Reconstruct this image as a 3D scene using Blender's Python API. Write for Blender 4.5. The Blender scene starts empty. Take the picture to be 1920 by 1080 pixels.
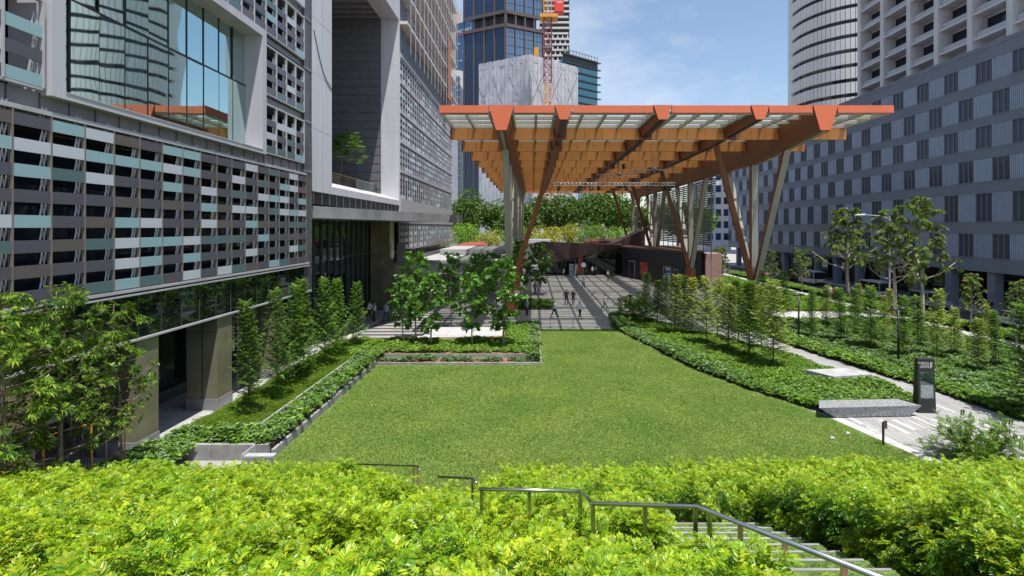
import bpy, bmesh, math, random
import numpy as np
from mathutils import Vector, Matrix, Quaternion
R = math.radians
random.seed(7); rng = np.random.default_rng(7)
sc = bpy.context.scene
col = sc.collection

# ------------------------------------------------------------------ camera, sky, sun, exposure
CAM_H = 8.7
cam_data = bpy.data.cameras.new('camera'); cam = bpy.data.objects.new('camera', cam_data); col.objects.link(cam)
cam.location = (0, 0, CAM_H); cam.rotation_euler = (R(90), 0, 0)
cam_data.sensor_width = 36; cam_data.lens = 18.75            # level wide lens with a fall: verticals stay upright
cam_data.shift_x = -40/1920; cam_data.shift_y = -113/1920
cam_data.clip_start = 0.1; cam_data.clip_end = 6000
sc.camera = cam

SUN = Vector((0.18, -0.27, 1.0)).normalized()
world = bpy.data.worlds.new('World'); sc.world = world; world.use_nodes = True
wn, wl = world.node_tree.nodes, world.node_tree.links
wn.clear()
wo = wn.new('ShaderNodeOutputWorld'); wb = wn.new('ShaderNodeBackground'); wb.inputs[1].default_value = 0.11
sky = wn.new('ShaderNodeTexSky'); sky.sky_type = 'NISHITA'; sky.sun_disc = False
sky.sun_elevation = math.asin(SUN.z); sky.sun_rotation = math.atan2(SUN.x, SUN.y)
sky.air_density = 1.1; sky.dust_density = 0.6; sky.ozone_density = 1.6
tc = wn.new('ShaderNodeTexCoord'); mp = wn.new('ShaderNodeMapping'); mp.inputs['Scale'].default_value = (1.0, 1.0, 2.6)
mp.inputs['Rotation'].default_value = (0.2, 0.5, 0.3)
cn = wn.new('ShaderNodeTexNoise'); cn.inputs['Scale'].default_value = 2.3; cn.inputs['Detail'].default_value = 9; cn.inputs['Roughness'].default_value = 0.58
cr = wn.new('ShaderNodeValToRGB'); cr.color_ramp.elements[0].position = 0.47; cr.color_ramp.elements[1].position = 0.80
cr.color_ramp.elements[0].color = (0.03,)*3+(1,); cr.color_ramp.elements[1].color = (0.75,)*3+(1,)
mx = wn.new('ShaderNodeMixRGB'); mx.inputs[2].default_value = (6.0, 6.3, 6.8, 1)
wl.new(tc.outputs['Generated'], mp.inputs[0]); wl.new(mp.outputs[0], cn.inputs['Vector']); wl.new(cn.outputs['Fac'], cr.inputs[0])
wl.new(cr.outputs[0], mx.inputs[0]); wl.new(sky.outputs[0], mx.inputs[1]); wl.new(mx.outputs[0], wb.inputs[0]); wl.new(wb.outputs[0], wo.inputs[0])

sun_data = bpy.data.lights.new('sun', 'SUN'); sun_data.energy = 5.0; sun_data.angle = R(0.5); sun_data.color = (1.0, 0.955, 0.88)
sun = bpy.data.objects.new('sun', sun_data); col.objects.link(sun); sun.location = SUN*80
sun.rotation_euler = SUN.to_track_quat('Z', 'Y').to_euler()

sc.view_settings.view_transform = 'Standard'; sc.view_settings.look = 'None'
sc.view_settings.exposure = 0.62; sc.view_settings.gamma = 1.0; sc.view_settings.use_curve_mapping = False
sc.render.engine = 'CYCLES'
sc.cycles.max_bounces = 6; sc.cycles.diffuse_bounces = 3; sc.cycles.glossy_bounces = 4; sc.cycles.transparent_max_bounces = 14
sc.cycles.transmission_bounces = 4; sc.cycles.use_denoising = True; sc.cycles.caustics_reflective = False; sc.cycles.caustics_refractive = False
sc.cycles.sample_clamp_indirect = 8

# ------------------------------------------------------------------ helpers
def site(px, py, z=0.0):
    """plan position on level z that was surveyed from the photograph"""
    y = (CAM_H - z)*1000.0/(py - 427.0)
    return ((px-1000.0)*y/1000.0, y, z)
def lin(r, g, b):
    f = lambda c: (c/255/12.92) if c <= 10 else ((c/255+0.055)/1.055)**2.4
    return (f(r), f(g), f(b))

class MB:
    def __init__(s): s.v = []; s.f = []; s.m = []
    def face(s, pts, m=0):
        n = len(s.v); s.v.extend([tuple(p) for p in pts]); s.f.append(tuple(range(n, n+len(pts)))); s.m.append(m)
    def box(s, x0, x1, y0, y1, z0, z1, m=0, ms=None):
        n = len(s.v)
        s.v += [(x0,y0,z0),(x1,y0,z0),(x1,y1,z0),(x0,y1,z0),(x0,y0,z1),(x1,y0,z1),(x1,y1,z1),(x0,y1,z1)]
        fs = [(0,3,2,1),(4,5,6,7),(0,1,5,4),(1,2,6,5),(2,3,7,6),(3,0,4,7)]
        s.f += [tuple(n+i for i in q) for q in fs]; s.m += ms if ms else [m]*6
        return s
    def hexa(s, p, m=0, ms=None):
        n = len(s.v); s.v += [tuple(q) for q in p]
        fs = [(0,3,2,1),(4,5,6,7),(0,1,5,4),(1,2,6,5),(2,3,7,6),(3,0,4,7)]
        s.f += [tuple(n+i for i in q) for q in fs]; s.m += ms if ms else [m]*6
        return s
    def prism(s, poly, z0, z1, m=0, mtop=None):
        n = len(s.v); k = len(poly)
        s.v += [(p[0],p[1],z0) for p in poly] + [(p[0],p[1],z1) for p in poly]
        s.f.append(tuple(n+i for i in range(k-1,-1,-1))); s.m.append(m)
        s.f.append(tuple(n+k+i for i in range(k))); s.m.append(m if mtop is None else mtop)
        for i in range(k):
            j = (i+1) % k; s.f.append((n+i,n+j,n+k+j,n+k+i)); s.m.append(m)
        return s
    def bar(s, p, q, w, h, m=0, up=(0,0,1), ms=None):
        p = Vector(p); q = Vector(q); d = (q-p).normalized(); u = Vector(up)
        if abs(d.dot(u)) > 0.98: u = Vector((0,1,0))
        a = d.cross(u).normalized(); b = a.cross(d).normalized()
        a *= w/2; b *= h/2
        return s.hexa([p-a-b,p+a-b,p+a+b,p-a+b,q-a-b,q+a-b,q+a+b,q-a+b], m, ms)
    def tube(s, pts, rad, n=6, m=0, cap=True):
        base = len(s.v); P = [Vector(p) for p in pts]; k = len(P)
        ref = Vector((0.31,0.95,0.05))
        for i in range(k):
            d = (P[min(i+1,k-1)]-P[max(i-1,0)])
            d = d.normalized() if d.length > 1e-9 else Vector((0,0,1))
            a = d.cross(ref)
            if a.length < 0.05: a = d.cross(Vector((1,0,0)))
            a.normalize(); b = d.cross(a)
            r = rad[i] if hasattr(rad,'__len__') else rad
            for j in range(n):
                t = 2*math.pi*j/n; s.v.append(tuple(P[i]+a*(math.cos(t)*r)+b*(math.sin(t)*r)))
        for i in range(k-1):
            for j in range(n):
                j2 = (j+1) % n
                s.f.append((base+i*n+j, base+i*n+j2, base+(i+1)*n+j2, base+(i+1)*n+j)); s.m.append(m)
        if cap:
            s.f.append(tuple(base+j for j in range(n-1,-1,-1))); s.m.append(m)
            s.f.append(tuple(base+(k-1)*n+j for j in range(n))); s.m.append(m)
        return s
    def lathe(s, prof, n=16, c=(0,0), m=0, cap=True):
        base = len(s.v); k = len(prof)
        for (r, z) in prof:
            for j in range(n):
                t = 2*math.pi*j/n; s.v.append((c[0]+r*math.cos(t), c[1]+r*math.sin(t), z))
        for i in range(k-1):
            for j in range(n):
                j2 = (j+1) % n
                s.f.append((base+i*n+j, base+i*n+j2, base+(i+1)*n+j2, base+(i+1)*n+j)); s.m.append(m)
        if cap:
            s.f.append(tuple(base+j for j in range(n-1,-1,-1))); s.m.append(m)
            s.f.append(tuple(base+(k-1)*n+j for j in range(n))); s.m.append(m)
        return s
    def leaf(s, p, d, nrm, L, W, m=0, fold=0.25, droop=0.0):
        side = d.cross(nrm)
        if side.length < 1e-5: side = Vector((1,0,0))
        side.normalize(); up = side.cross(d)
        n = len(s.v); mid = p + d*(L*0.48)
        tip = p + d*L - Vector((0,0,droop*L))
        s.v += [tuple(p), tuple(mid+side*(W/2)+up*(W*fold)), tuple(tip), tuple(mid-side*(W/2)+up*(W*fold))]
        s.f += [(n,n+1,n+2),(n,n+2,n+3)]; s.m += [m,m]
    def mesh(s, name, mats, smooth=False):
        me = bpy.data.meshes.new(name); me.from_pydata(s.v, [], s.f)
        for mt in mats: me.materials.append(mt)
        if len(mats) > 1: me.polygons.foreach_set('material_index', s.m)
        if smooth: me.polygons.foreach_set('use_smooth', [True]*len(s.f))
        me.update(); return me
    def build(s, name, mats, parent=None, smooth=False, local=False):
        if not isinstance(mats, (list,tuple)): mats = [mats]
        o = bpy.data.objects.new(name, s.mesh(name, mats, smooth)); col.objects.link(o)
        if parent is not None:
            o.parent = parent
            if not local: o.matrix_parent_inverse = Matrix.Translation(-world_loc(parent))
        return o

def world_loc(o):
    v = Vector((0,0,0))
    while o is not None:
        v = v + o.location + o.matrix_parent_inverse.translation; o = o.parent
    return v
def tag(o, label=None, cat=None, group=None, kind=None):
    if label: o['label'] = label
    if cat: o['category'] = cat
    if group: o['group'] = group
    if kind: o['kind'] = kind
    return o
def thing(name, label, cat, loc=(0,0,0), rz=0.0, group=None, scale=None):
    o = bpy.data.objects.new(name, None); col.objects.link(o); o.location = loc; o.rotation_euler = (0,0,rz)
    o.empty_display_size = 0.3
    if scale: o.scale = (scale,)*3 if not hasattr(scale,'__len__') else scale
    return tag(o, label, cat, group)
def place(mesh, name, parent, loc, rot=(0,0,0), scale=(1,1,1)):
    """a copy of a piece, in world axes, under an unrotated parent"""
    o = bpy.data.objects.new(name, mesh); col.objects.link(o)
    o.parent = parent; o.location = Vector(loc) - (world_loc(parent) if parent else Vector((0,0,0))); o.rotation_euler = rot; o.scale = scale
    return o
def local(mesh, name, parent):
    o = bpy.data.objects.new(name, mesh); col.objects.link(o); o.parent = parent; return o

# ------------------------------------------------------------------ materials
def principled(name):
    m = bpy.data.materials.new(name); m.use_nodes = True
    return m, m.node_tree.nodes, m.node_tree.links, m.node_tree.nodes['Principled BSDF']
def mat(name, c, rough=0.6, metal=0.0, var=0.18, scale=1.5, bump=0.0, bscale=30.0, spec=0.5, streak=False, objvar=0.0):
    m, n, l, b = principled(name)
    b.inputs['Roughness'].default_value = rough; b.inputs['Metallic'].default_value = metal; b.inputs['Specular IOR Level'].default_value = spec
    t = n.new('ShaderNodeTexCoord'); mpn = n.new('ShaderNodeMapping'); l.new(t.outputs['Object'], mpn.inputs[0])
    mpn.inputs['Scale'].default_value = (scale, scale, scale*(0.12 if streak else 1))
    ns = n.new('ShaderNodeTexNoise'); ns.inputs['Scale'].default_value = 1; ns.inputs['Detail'].default_value = 5; l.new(mpn.outputs[0], ns.inputs['Vector'])
    rp = n.new('ShaderNodeValToRGB'); rp.color_ramp.elements[0].position = 0.3; rp.color_ramp.elements[1].position = 0.72
    rp.color_ramp.elements[0].color = tuple(max(0,x*(1-var)) for x in c)+(1,); rp.color_ramp.elements[1].color = tuple(min(1,x*(1+var)) for x in c)+(1,)
    l.new(ns.outputs['Fac'], rp.inputs[0]); out = rp.outputs[0]
    if objvar:
        oi = n.new('ShaderNodeObjectInfo'); hs = n.new('ShaderNodeHueSaturation'); mr = n.new('ShaderNodeMapRange')
        mr.inputs['To Min'].default_value = 1-objvar; mr.inputs['To Max'].default_value = 1+objvar
        l.new(oi.outputs['Random'], mr.inputs['Value']); l.new(mr.outputs[0], hs.inputs['Value']); l.new(out, hs.inputs['Color']); out = hs.outputs[0]
    l.new(out, b.inputs['Base Color'])
    rr = n.new('ShaderNodeMapRange'); rr.inputs['To Min'].default_value = max(0.02, rough-0.08); rr.inputs['To Max'].default_value = min(1, rough+0.08)
    l.new(ns.outputs['Fac'], rr.inputs['Value']); l.new(rr.outputs[0], b.inputs['Roughness'])
    if bump:
        n2 = n.new('ShaderNodeTexNoise'); n2.inputs['Scale'].default_value = bscale; n2.inputs['Detail'].default_value = 4; l.new(t.outputs['Object'], n2.inputs['Vector'])
        bp = n.new('ShaderNodeBump'); bp.inputs['Strength'].default_value = bump; bp.inputs['Distance'].default_value = 0.05
        l.new(n2.outputs['Fac'], bp.inputs['Height']); l.new(bp.outputs[0], b.inputs['Normal'])
    return m
def leafmat(name, cols, trans=0.35, rough=0.45, spec=0.4, vary=0.18, drift=None):
    m, n, l, b = principled(name)
    g = n.new('ShaderNodeNewGeometry'); rp = n.new('ShaderNodeValToRGB'); cr_ = rp.color_ramp
    while len(cr_.elements) < len(cols): cr_.elements.new(0.5)
    for i, c in enumerate(cols):
        cr_.elements[i].position = i/(len(cols)-1); cr_.elements[i].color = tuple(c)+(1,)
    l.new(g.outputs['Random Per Island'], rp.inputs[0])
    oi = n.new('ShaderNodeObjectInfo'); hs = n.new('ShaderNodeHueSaturation'); mr = n.new('ShaderNodeMapRange')
    mr.inputs['To Min'].default_value = 1-vary; mr.inputs['To Max'].default_value = 1+vary
    l.new(oi.outputs['Random'], mr.inputs['Value']); l.new(mr.outputs[0], hs.inputs['Value']); l.new(rp.outputs[0], hs.inputs['Color'])
    if drift:      # slow drift of growth and dryness over the ground
        sc_, c_lo, c_hi = drift; dn = n.new('ShaderNodeTexNoise'); dn.inputs['Scale'].default_value = sc_; dn.inputs['Detail'].default_value = 4; l.new(g.outputs['Position'], dn.inputs['Vector'])
        dr = n.new('ShaderNodeValToRGB'); dr.color_ramp.elements[0].position = 0.32; dr.color_ramp.elements[1].position = 0.68; dr.color_ramp.elements[0].color = c_lo+(1,); dr.color_ramp.elements[1].color = c_hi+(1,)
        l.new(dn.outputs['Fac'], dr.inputs[0]); mu = n.new('ShaderNodeMixRGB'); mu.blend_type = 'MULTIPLY'; mu.inputs[0].default_value = 1; l.new(rp.outputs[0], mu.inputs[1]); l.new(dr.outputs[0], mu.inputs[2]); l.new(mu.outputs[0], hs.inputs['Color'])
    l.new(hs.outputs[0], b.inputs['Base Color']); b.inputs['Roughness'].default_value = rough; b.inputs['Specular IOR Level'].default_value = spec
    tr = n.new('ShaderNodeBsdfTranslucent'); ms = n.new('ShaderNodeMixShader'); ms.inputs[0].default_value = trans
    hs2 = n.new('ShaderNodeHueSaturation'); hs2.inputs['Hue'].default_value = 0.485; hs2.inputs['Value'].default_value = 1.25
    l.new(hs.outputs[0], hs2.inputs['Color']); l.new(hs2.outputs[0], tr.inputs[0])
    out = n['Material Output']; l.new(b.outputs[0], ms.inputs[1]); l.new(tr.outputs[0], ms.inputs[2]); l.new(ms.outputs[0], out.inputs[0])
    return m
def mirror_glass(name, base, tint, f0=0.25, rough=0.02, wave=0.0):
    """opaque coated glazing: dark body under a mirror coat that strengthens at glancing angles"""
    m = bpy.data.materials.new(name); m.use_nodes = True; n, l = m.node_tree.nodes, m.node_tree.links
    n.remove(n['Principled BSDF']); d = n.new('ShaderNodeBsdfDiffuse'); d.inputs[0].default_value = base+(1,)
    g = n.new('ShaderNodeBsdfGlossy'); g.inputs[0].default_value = tint+(1,); g.inputs['Roughness'].default_value = rough
    lw = n.new('ShaderNodeFresnel'); lw.inputs[0].default_value = 1.5
    mr = n.new('ShaderNodeMapRange'); mr.inputs['From Min'].default_value = 0.04; mr.inputs['From Max'].default_value = 1; mr.inputs['To Min'].default_value = f0; mr.inputs['To Max'].default_value = 1
    l.new(lw.outputs[0], mr.inputs['Value']); ms = n.new('ShaderNodeMixShader'); l.new(mr.outputs[0], ms.inputs[0])
    l.new(d.outputs[0], ms.inputs[1]); l.new(g.outputs[0], ms.inputs[2]); l.new(ms.outputs[0], n['Material Output'].inputs[0])
    if wave:
        t = n.new('ShaderNodeTexCoord'); ns = n.new('ShaderNodeTexNoise'); ns.inputs['Scale'].default_value = 0.35; ns.inputs['Detail'].default_value = 1
        bp = n.new('ShaderNodeBump'); bp.inputs['Strength'].default_value = wave; bp.inputs['Distance'].default_value = 0.1
        l.new(t.outputs['Object'], ns.inputs['Vector']); l.new(ns.outputs['Fac'], bp.inputs['Height']); l.new(bp.outputs[0], g.inputs['Normal'])
    return m
def clear_glass(name, tint, alpha=0.7, gloss=0.12, white=0.0):
    m = bpy.data.materials.new(name); m.use_nodes = True; n, l = m.node_tree.nodes, m.node_tree.links
    n.remove(n['Principled BSDF']); t = n.new('ShaderNodeBsdfTransparent'); t.inputs[0].default_value = tint+(1,)
    g = n.new('ShaderNodeBsdfGlossy'); g.inputs['Roughness'].default_value = 0.03
    d = n.new('ShaderNodeBsdfTranslucent'); d.inputs[0].default_value = (0.75,0.78,0.78,1)
    a = n.new('ShaderNodeMixShader'); a.inputs[0].default_value = 1-alpha; l.new(t.outputs[0], a.inputs[1]); l.new(d.outputs[0], a.inputs[2])
    b = n.new('ShaderNodeMixShader'); b.inputs[0].default_value = gloss; l.new(a.outputs[0], b.inputs[1]); l.new(g.outputs[0], b.inputs[2])
    l.new(b.outputs[0], n['Material Output'].inputs[0]); return m
def island_mat(name, cols, rough=0.35, by='island', spec=0.5):
    m, n, l, b = principled(name); rp = n.new('ShaderNodeValToRGB'); rp.color_ramp.interpolation = 'CONSTANT'
    while len(rp.color_ramp.elements) < len(cols): rp.color_ramp.elements.new(0.5)
    acc = 0; tot = sum(w for _, w in cols)
    for i, (c, w) in enumerate(cols):
        rp.color_ramp.elements[i].position = acc/tot; rp.color_ramp.elements[i].color = tuple(c)+(1,); acc += w
    if by == 'island': l.new(n.new('ShaderNodeNewGeometry').outputs['Random Per Island'], rp.inputs[0])
    else: l.new(n.new('ShaderNodeObjectInfo').outputs['Random'], rp.inputs[0])
    l.new(rp.outputs[0], b.inputs['Base Color']); b.inputs['Roughness'].default_value = rough; b.inputs['Specular IOR Level'].default_value = spec
    return m

M = {}
M['frame'] = mat('pale_lilac_grey_frame', (0.43,0.43,0.475), 0.45, var=0.08, streak=True)
M['white'] = mat('white_panel', (0.51,0.51,0.55), 0.45, var=0.07, streak=True)
M['offwhite'] = mat('offwhite_concrete', (0.55,0.53,0.52), 0.7, var=0.12, streak=True)
M['lightgrey'] = mat('light_grey_metal', (0.38,0.38,0.40), 0.4, var=0.1)
M['midgrey'] = mat('mid_grey_metal', (0.20,0.20,0.215), 0.4, var=0.12, streak=True)
M['darkgrey'] = mat('dark_grey_metal', (0.075,0.075,0.085), 0.4, var=0.15, streak=True)
M['charcoal'] = mat('charcoal', (0.03,0.03,0.034), 0.45, var=0.2)
M['black'] = mat('black_paint', (0.015,0.015,0.017), 0.4, var=0.2)
M['finmetal'] = mat('fin_metal', (0.24,0.21,0.19), 0.35, metal=0.3, var=0.1)
M['steel'] = mat('brushed_steel', (0.55,0.54,0.52), 0.28, metal=1.0, var=0.12, scale=4)
M['olive'] = mat('olive_steel_cladding', (0.30,0.28,0.19), 0.22, metal=0.45, var=0.2, scale=0.8)
M['bronze'] = mat('bronze_fin', (0.085,0.062,0.058), 0.5, var=0.1)
M['orange'] = mat('copper_orange_panel', lin(206,104,66), 0.5, var=0.07, scale=0.4, streak=True)
M['gold'] = mat('golden_orange_panel', lin(198,132,72), 0.5, var=0.07, scale=0.6, objvar=0.09)
M['brown'] = mat('brown_orange_steel', lin(138,72,46), 0.5, var=0.1, scale=0.8)
M['cream'] = mat('grey_cream_steel', (0.36,0.34,0.30), 0.4, var=0.1, scale=0.8)
M['concrete'] = mat('concrete', (0.33,0.33,0.33), 0.8, var=0.2, bump=0.15)
M['kerb'] = mat('kerb_concrete', (0.24,0.235,0.23), 0.85, var=0.22, scale=2.5, bump=0.2, objvar=0.12)
M['granite'] = mat('speckled_granite', (0.21,0.215,0.225), 0.65, var=0.6, scale=16, bump=0.05)
M['granite_light'] = mat('pale_granite', (0.40,0.40,0.41), 0.7, var=0.14, scale=6)
M['paving'] = mat('grey_paving', (0.30,0.295,0.285), 0.75, var=0.14, scale=0.7, bump=0.08)
M['paver_white'] = mat('pale_paver', (0.46,0.45,0.43), 0.75, var=0.1, scale=3, objvar=0.1)
M['asphalt'] = mat('asphalt', (0.055,0.055,0.058), 0.85, var=0.2, scale=2, bump=0.1)
M['soil'] = mat('brown_soil', (0.20,0.105,0.06), 0.95, var=0.45, scale=5, bump=0.6, bscale=14)
M['darksoil'] = mat('leaf_litter_soil', (0.045,0.04,0.02), 0.95, var=0.4, scale=4, bump=0.6, bscale=14)
M['terracotta'] = mat('terracotta_edging', (0.26,0.11,0.05), 0.8, var=0.2)
M['maroon'] = mat('maroon_panel', (0.10,0.055,0.058), 0.45, var=0.15, objvar=0.12)
M['pinkwall'] = mat('dusty_rose_wall', (0.30,0.17,0.16), 0.7, var=0.12)
M['redroof'] = mat('red_orange_roof', (0.22,0.055,0.03), 0.6, var=0.1)
M['bark'] = mat('bark', (0.20,0.15,0.11), 0.9, var=0.35, scale=9, bump=0.4)
M['palebark'] = mat('pale_bark', (0.33,0.28,0.24), 0.9, var=0.3, scale=9, bump=0.3)
M['red'] = mat('red_paint', (0.65,0.05,0.03), 0.4, var=0.1)
M['yellow'] = mat('yellow_orange_paint', (0.62,0.27,0.03), 0.5, var=0.12)
M['glass_dark'] = mirror_glass('dark_glazing', (0.016,0.020,0.030), (0.55,0.6,0.66), 0.06)
M['glass_black'] = mirror_glass('black_ribbon_glazing', (0.006,0.008,0.009), (0.75,0.85,0.78), 0.16)
M['glass_teal'] = mirror_glass('teal_coated_glazing', (0.010,0.026,0.026), (0.72,0.93,0.88), 0.78, wave=0.12)
M['glass_blue'] = mirror_glass('blue_glazing', (0.03,0.085,0.16), (0.45,0.62,0.85), 0.16)
M['glass_navy'] = mirror_glass('navy_glazing', (0.010,0.025,0.050), (0.35,0.5,0.75), 0.10)
M['glass_pale'] = mirror_glass('pale_blue_glazing', (0.06,0.12,0.18), (0.6,0.75,0.95), 0.35)
M['glass_green'] = mirror_glass('sea_green_glazing', (0.03,0.12,0.14), (0.5,0.75,0.8), 0.25)
M['lobby'] = mirror_glass('lobby_glazing', (0.008,0.013,0.013), (0.6,0.7,0.66), 0.10)
M['glass_clear'] = clear_glass('balustrade_glass', (0.75,0.85,0.82), 0.9, 0.12)
M['roofglass'] = clear_glass('roof_glazing', (0.88,0.90,0.88), 0.80, 0.05)
PANELS = [((0.46,0.49,0.55),1.6),((0.25,0.39,0.43),1.7),((0.088,0.088,0.108),4.2),((0.112,0.10,0.098),1.4),((0.09,0.145,0.155),1.2)]
M['panel'] = island_mat('coloured_glass_panel', PANELS, 0.28, by='object')
M['cladding'] = island_mat('coloured_cladding', PANELS, 0.3)
# foliage
L_ = {}
L_['lime'] = leafmat('lime_leaves', [(0.10,0.24,0.006),(0.20,0.34,0.008),(0.31,0.42,0.011),(0.47,0.50,0.025)], 0.38, 0.36, vary=0.24, drift=(0.9,(0.72,0.88,0.8),(1.18,1.08,1.1)))
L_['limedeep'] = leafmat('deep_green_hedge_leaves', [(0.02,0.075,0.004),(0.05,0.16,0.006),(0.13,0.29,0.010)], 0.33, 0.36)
L_['bright'] = leafmat('bright_green_leaves', [(0.05,0.14,0.012),(0.13,0.27,0.02),(0.25,0.40,0.03)], 0.35)
L_['ground'] = leafmat('ground_cover_leaves', [(0.045,0.115,0.015),(0.10,0.21,0.025),(0.20,0.34,0.04)], 0.34)
L_['bluegreen'] = leafmat('blue_green_leaves', [(0.06,0.125,0.045),(0.13,0.22,0.08),(0.23,0.34,0.14)], 0.32)
L_['grass'] = leafmat('lawn_blades', [(0.09,0.175,0.03),(0.165,0.285,0.05),(0.255,0.385,0.075),(0.45,0.51,0.18)], 0.3, 0.6, vary=0.08, drift=(0.33,(0.86,0.93,0.80),(1.22,1.10,1.15)))
L_['fig'] = leafmat('fig_leaves', [(0.04,0.115,0.012),(0.09,0.23,0.022),(0.19,0.38,0.04)], 0.36, 0.3, 0.5)
L_['conic'] = leafmat('feathery_leaves', [(0.05,0.13,0.016),(0.10,0.22,0.022),(0.20,0.36,0.035)], 0.38)
L_['conic_pale'] = leafmat('pale_feathery_leaves', [(0.12,0.20,0.03),(0.24,0.33,0.055),(0.40,0.46,0.10)], 0.42)
L_['laurel'] = leafmat('laurel_leaves', [(0.022,0.07,0.008),(0.06,0.15,0.014),(0.16,0.29,0.025),(0.34,0.42,0.045)], 0.30, 0.32, 0.5)
L_['street'] = leafmat('street_tree_leaves', [(0.06,0.115,0.02),(0.14,0.22,0.035),(0.27,0.35,0.075)], 0.35)
L_['park'] = leafmat('park_tree_leaves', [(0.025,0.07,0.009),(0.065,0.14,0.016),(0.14,0.25,0.027)], 0.3)
L_['parkyellow'] = leafmat('yellow_green_tree_leaves', [(0.13,0.18,0.015),(0.27,0.31,0.025),(0.44,0.42,0.035)], 0.35)

# ------------------------------------------------------------------ setting: ground, paving, lawn, road
def tiles_mat(name, c1, c2, mortar, bw, bh, rough=0.75):
    m, n, l, b = principled(name); t = n.new('ShaderNodeTexCoord'); br = n.new('ShaderNodeTexBrick')
    br.inputs['Color1'].default_value = c1+(1,); br.inputs['Color2'].default_value = c2+(1,); br.inputs['Mortar'].default_value = mortar+(1,)
    br.inputs['Scale'].default_value = 1; br.inputs['Brick Width'].default_value = bw; br.inputs['Row Height'].default_value = bh; br.inputs['Mortar Size'].default_value = 0.012
    l.new(t.outputs['Object'], br.inputs['Vector'])
    ns = n.new('ShaderNodeTexNoise'); ns.inputs['Scale'].default_value = 0.6; ns.inputs['Detail'].default_value = 6; l.new(t.outputs['Object'], ns.inputs['Vector'])
    mxn = n.new('ShaderNodeMixRGB'); mxn.blend_type = 'MULTIPLY'; mxn.inputs[0].default_value = 0.35
    l.new(br.outputs['Color'], mxn.inputs[1]); l.new(ns.outputs['Fac'], mxn.inputs[2]); l.new(mxn.outputs[0], b.inputs['Base Color'])
    b.inputs['Roughness'].default_value = rough
    bp = n.new('ShaderNodeBump'); bp.inputs['Strength'].default_value = 0.3; bp.inputs['Distance'].default_value = 0.01; bp.invert = True
    l.new(br.outputs['Fac'], bp.inputs['Height']); l.new(bp.outputs[0], b.inputs['Normal'])
    return m
M['plaza'] = tiles_mat('plaza_stone_tiles', (0.38,0.36,0.345), (0.30,0.29,0.285), (0.12,0.12,0.12), 1.2, 0.6)
M['pathstone'] = tiles_mat('path_stone_planks', (0.36,0.355,0.35), (0.29,0.285,0.28), (0.17,0.17,0.17), 0.3, 1.2)
M['risershade'] = mat('riser_shade_paint', (0.06,0.06,0.065), 0.7, var=0.2)
M['walkstone'] = tiles_mat('walkway_granite', (0.44,0.44,0.44), (0.38,0.38,0.38), (0.16,0.16,0.16), 0.6, 0.6)
def lawn_mat():
    m, n, l, b = principled('lawn_ground'); t = n.new('ShaderNodeTexCoord')
    a = n.new('ShaderNodeTexNoise'); a.inputs['Scale'].default_value = 9; a.inputs['Detail'].default_value = 8; l.new(t.outputs['Object'], a.inputs['Vector'])
    r1 = n.new('ShaderNodeValToRGB'); r1.color_ramp.elements[0].color = (0.05,0.10,0.016,1); r1.color_ramp.elements[1].color = (0.13,0.20,0.04,1)
    r1.color_ramp.elements[0].position = 0.35; r1.color_ramp.elements[1].position = 0.68; l.new(a.outputs['Fac'], r1.inputs[0])
    s = n.new('ShaderNodeTexNoise'); s.inputs['Scale'].default_value = 0.55; s.inputs['Detail'].default_value = 5; l.new(t.outputs['Object'], s.inputs['Vector'])
    r2 = n.new('ShaderNodeValToRGB'); r2.color_ramp.elements[0].position = 0.66; r2.color_ramp.elements[1].position = 0.74; l.new(s.outputs['Fac'], r2.inputs[0])
    mxn = n.new('ShaderNodeMixRGB'); mxn.inputs[2].default_value = (0.19,0.13,0.06,1); l.new(r2.outputs[0], mxn.inputs[0]); l.new(r1.outputs[0], mxn.inputs[1])
    l.new(mxn.outputs[0], b.inputs['Base Color']); b.inputs['Roughness'].default_value = 0.95
    bp = n.new('ShaderNodeBump'); bp.inputs['Strength'].default_value = 0.6; bp.inputs['Distance'].default_value = 0.04; l.new(a.outputs['Fac'], bp.inputs['Height']); l.new(bp.outputs[0], b.inputs['Normal'])
    return m
M['lawn'] = lawn_mat()

def sheet(name, poly, z, m, thick=None):
    mb = MB()
    if thick: mb.prism(poly, z-thick, z, 0)
    else: mb.face([(p[0],p[1],z) for p in poly])
    return tag(mb.build(name, m), kind='structure')
sheet('ground', [(-3000,-1500),(3000,-1500),(3000,4500),(-3000,4500)], -0.03, M['paving'])
plaza = sheet('plaza', [(-14.3,39.6),(-2.2,39.6),(-2.2,45.8),(38,45.8),(38,125),(-30,125),(-30,62),(-14.3,62)], 0.0, M['plaza'])
walk = sheet('walkway', [(-24,5),(-14.3,5),(-14.3,62),(-24,62)], 0.002, M['walkstone'])
LAWN_R = [(15.3,16.5),(14.75,19.6),(13.55,24.3),(13.0,26.2),(11.5,28.7),(9.9,33.0),(8.2,40.8),(7.0,45.79)]
LAWN = [(-9.75,16.5)]+LAWN_R+[(0.5,45.79),(0.5,33.75),(-9.95,33.75)]
lawn = sheet('lawn', LAWN, 0.012, M['lawn'])
PATH = [(15.3,16.5),(14.75,19.6),(13.55,24.3),(14.0,25.3),(19.1,26.0),(19.2,26.9),(19.1,30.1),(18.2,32.6),(17.9,35.7),(16.2,39),(14.4,43),(12.2,47),(10.5,52),(19.5,60),(19.2,50),(18.8,39.5),(20.6,31),(21.1,29.5),(21.7,25.6),(22.3,22),(22.6,16.5)]
path = sheet('path', PATH, 0.008, M['pathstone'])
sheet('cross_path', [(18.7,50.5),(34.55,50.5),(34.55,54.5),(19.3,55.5)], 0.012, M['granite_light'])
side = sheet('pavement', [(34.5,5),(36.4,5),(36.4,125),(34.5,125)], 0.016, M['granite_light'])
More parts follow.
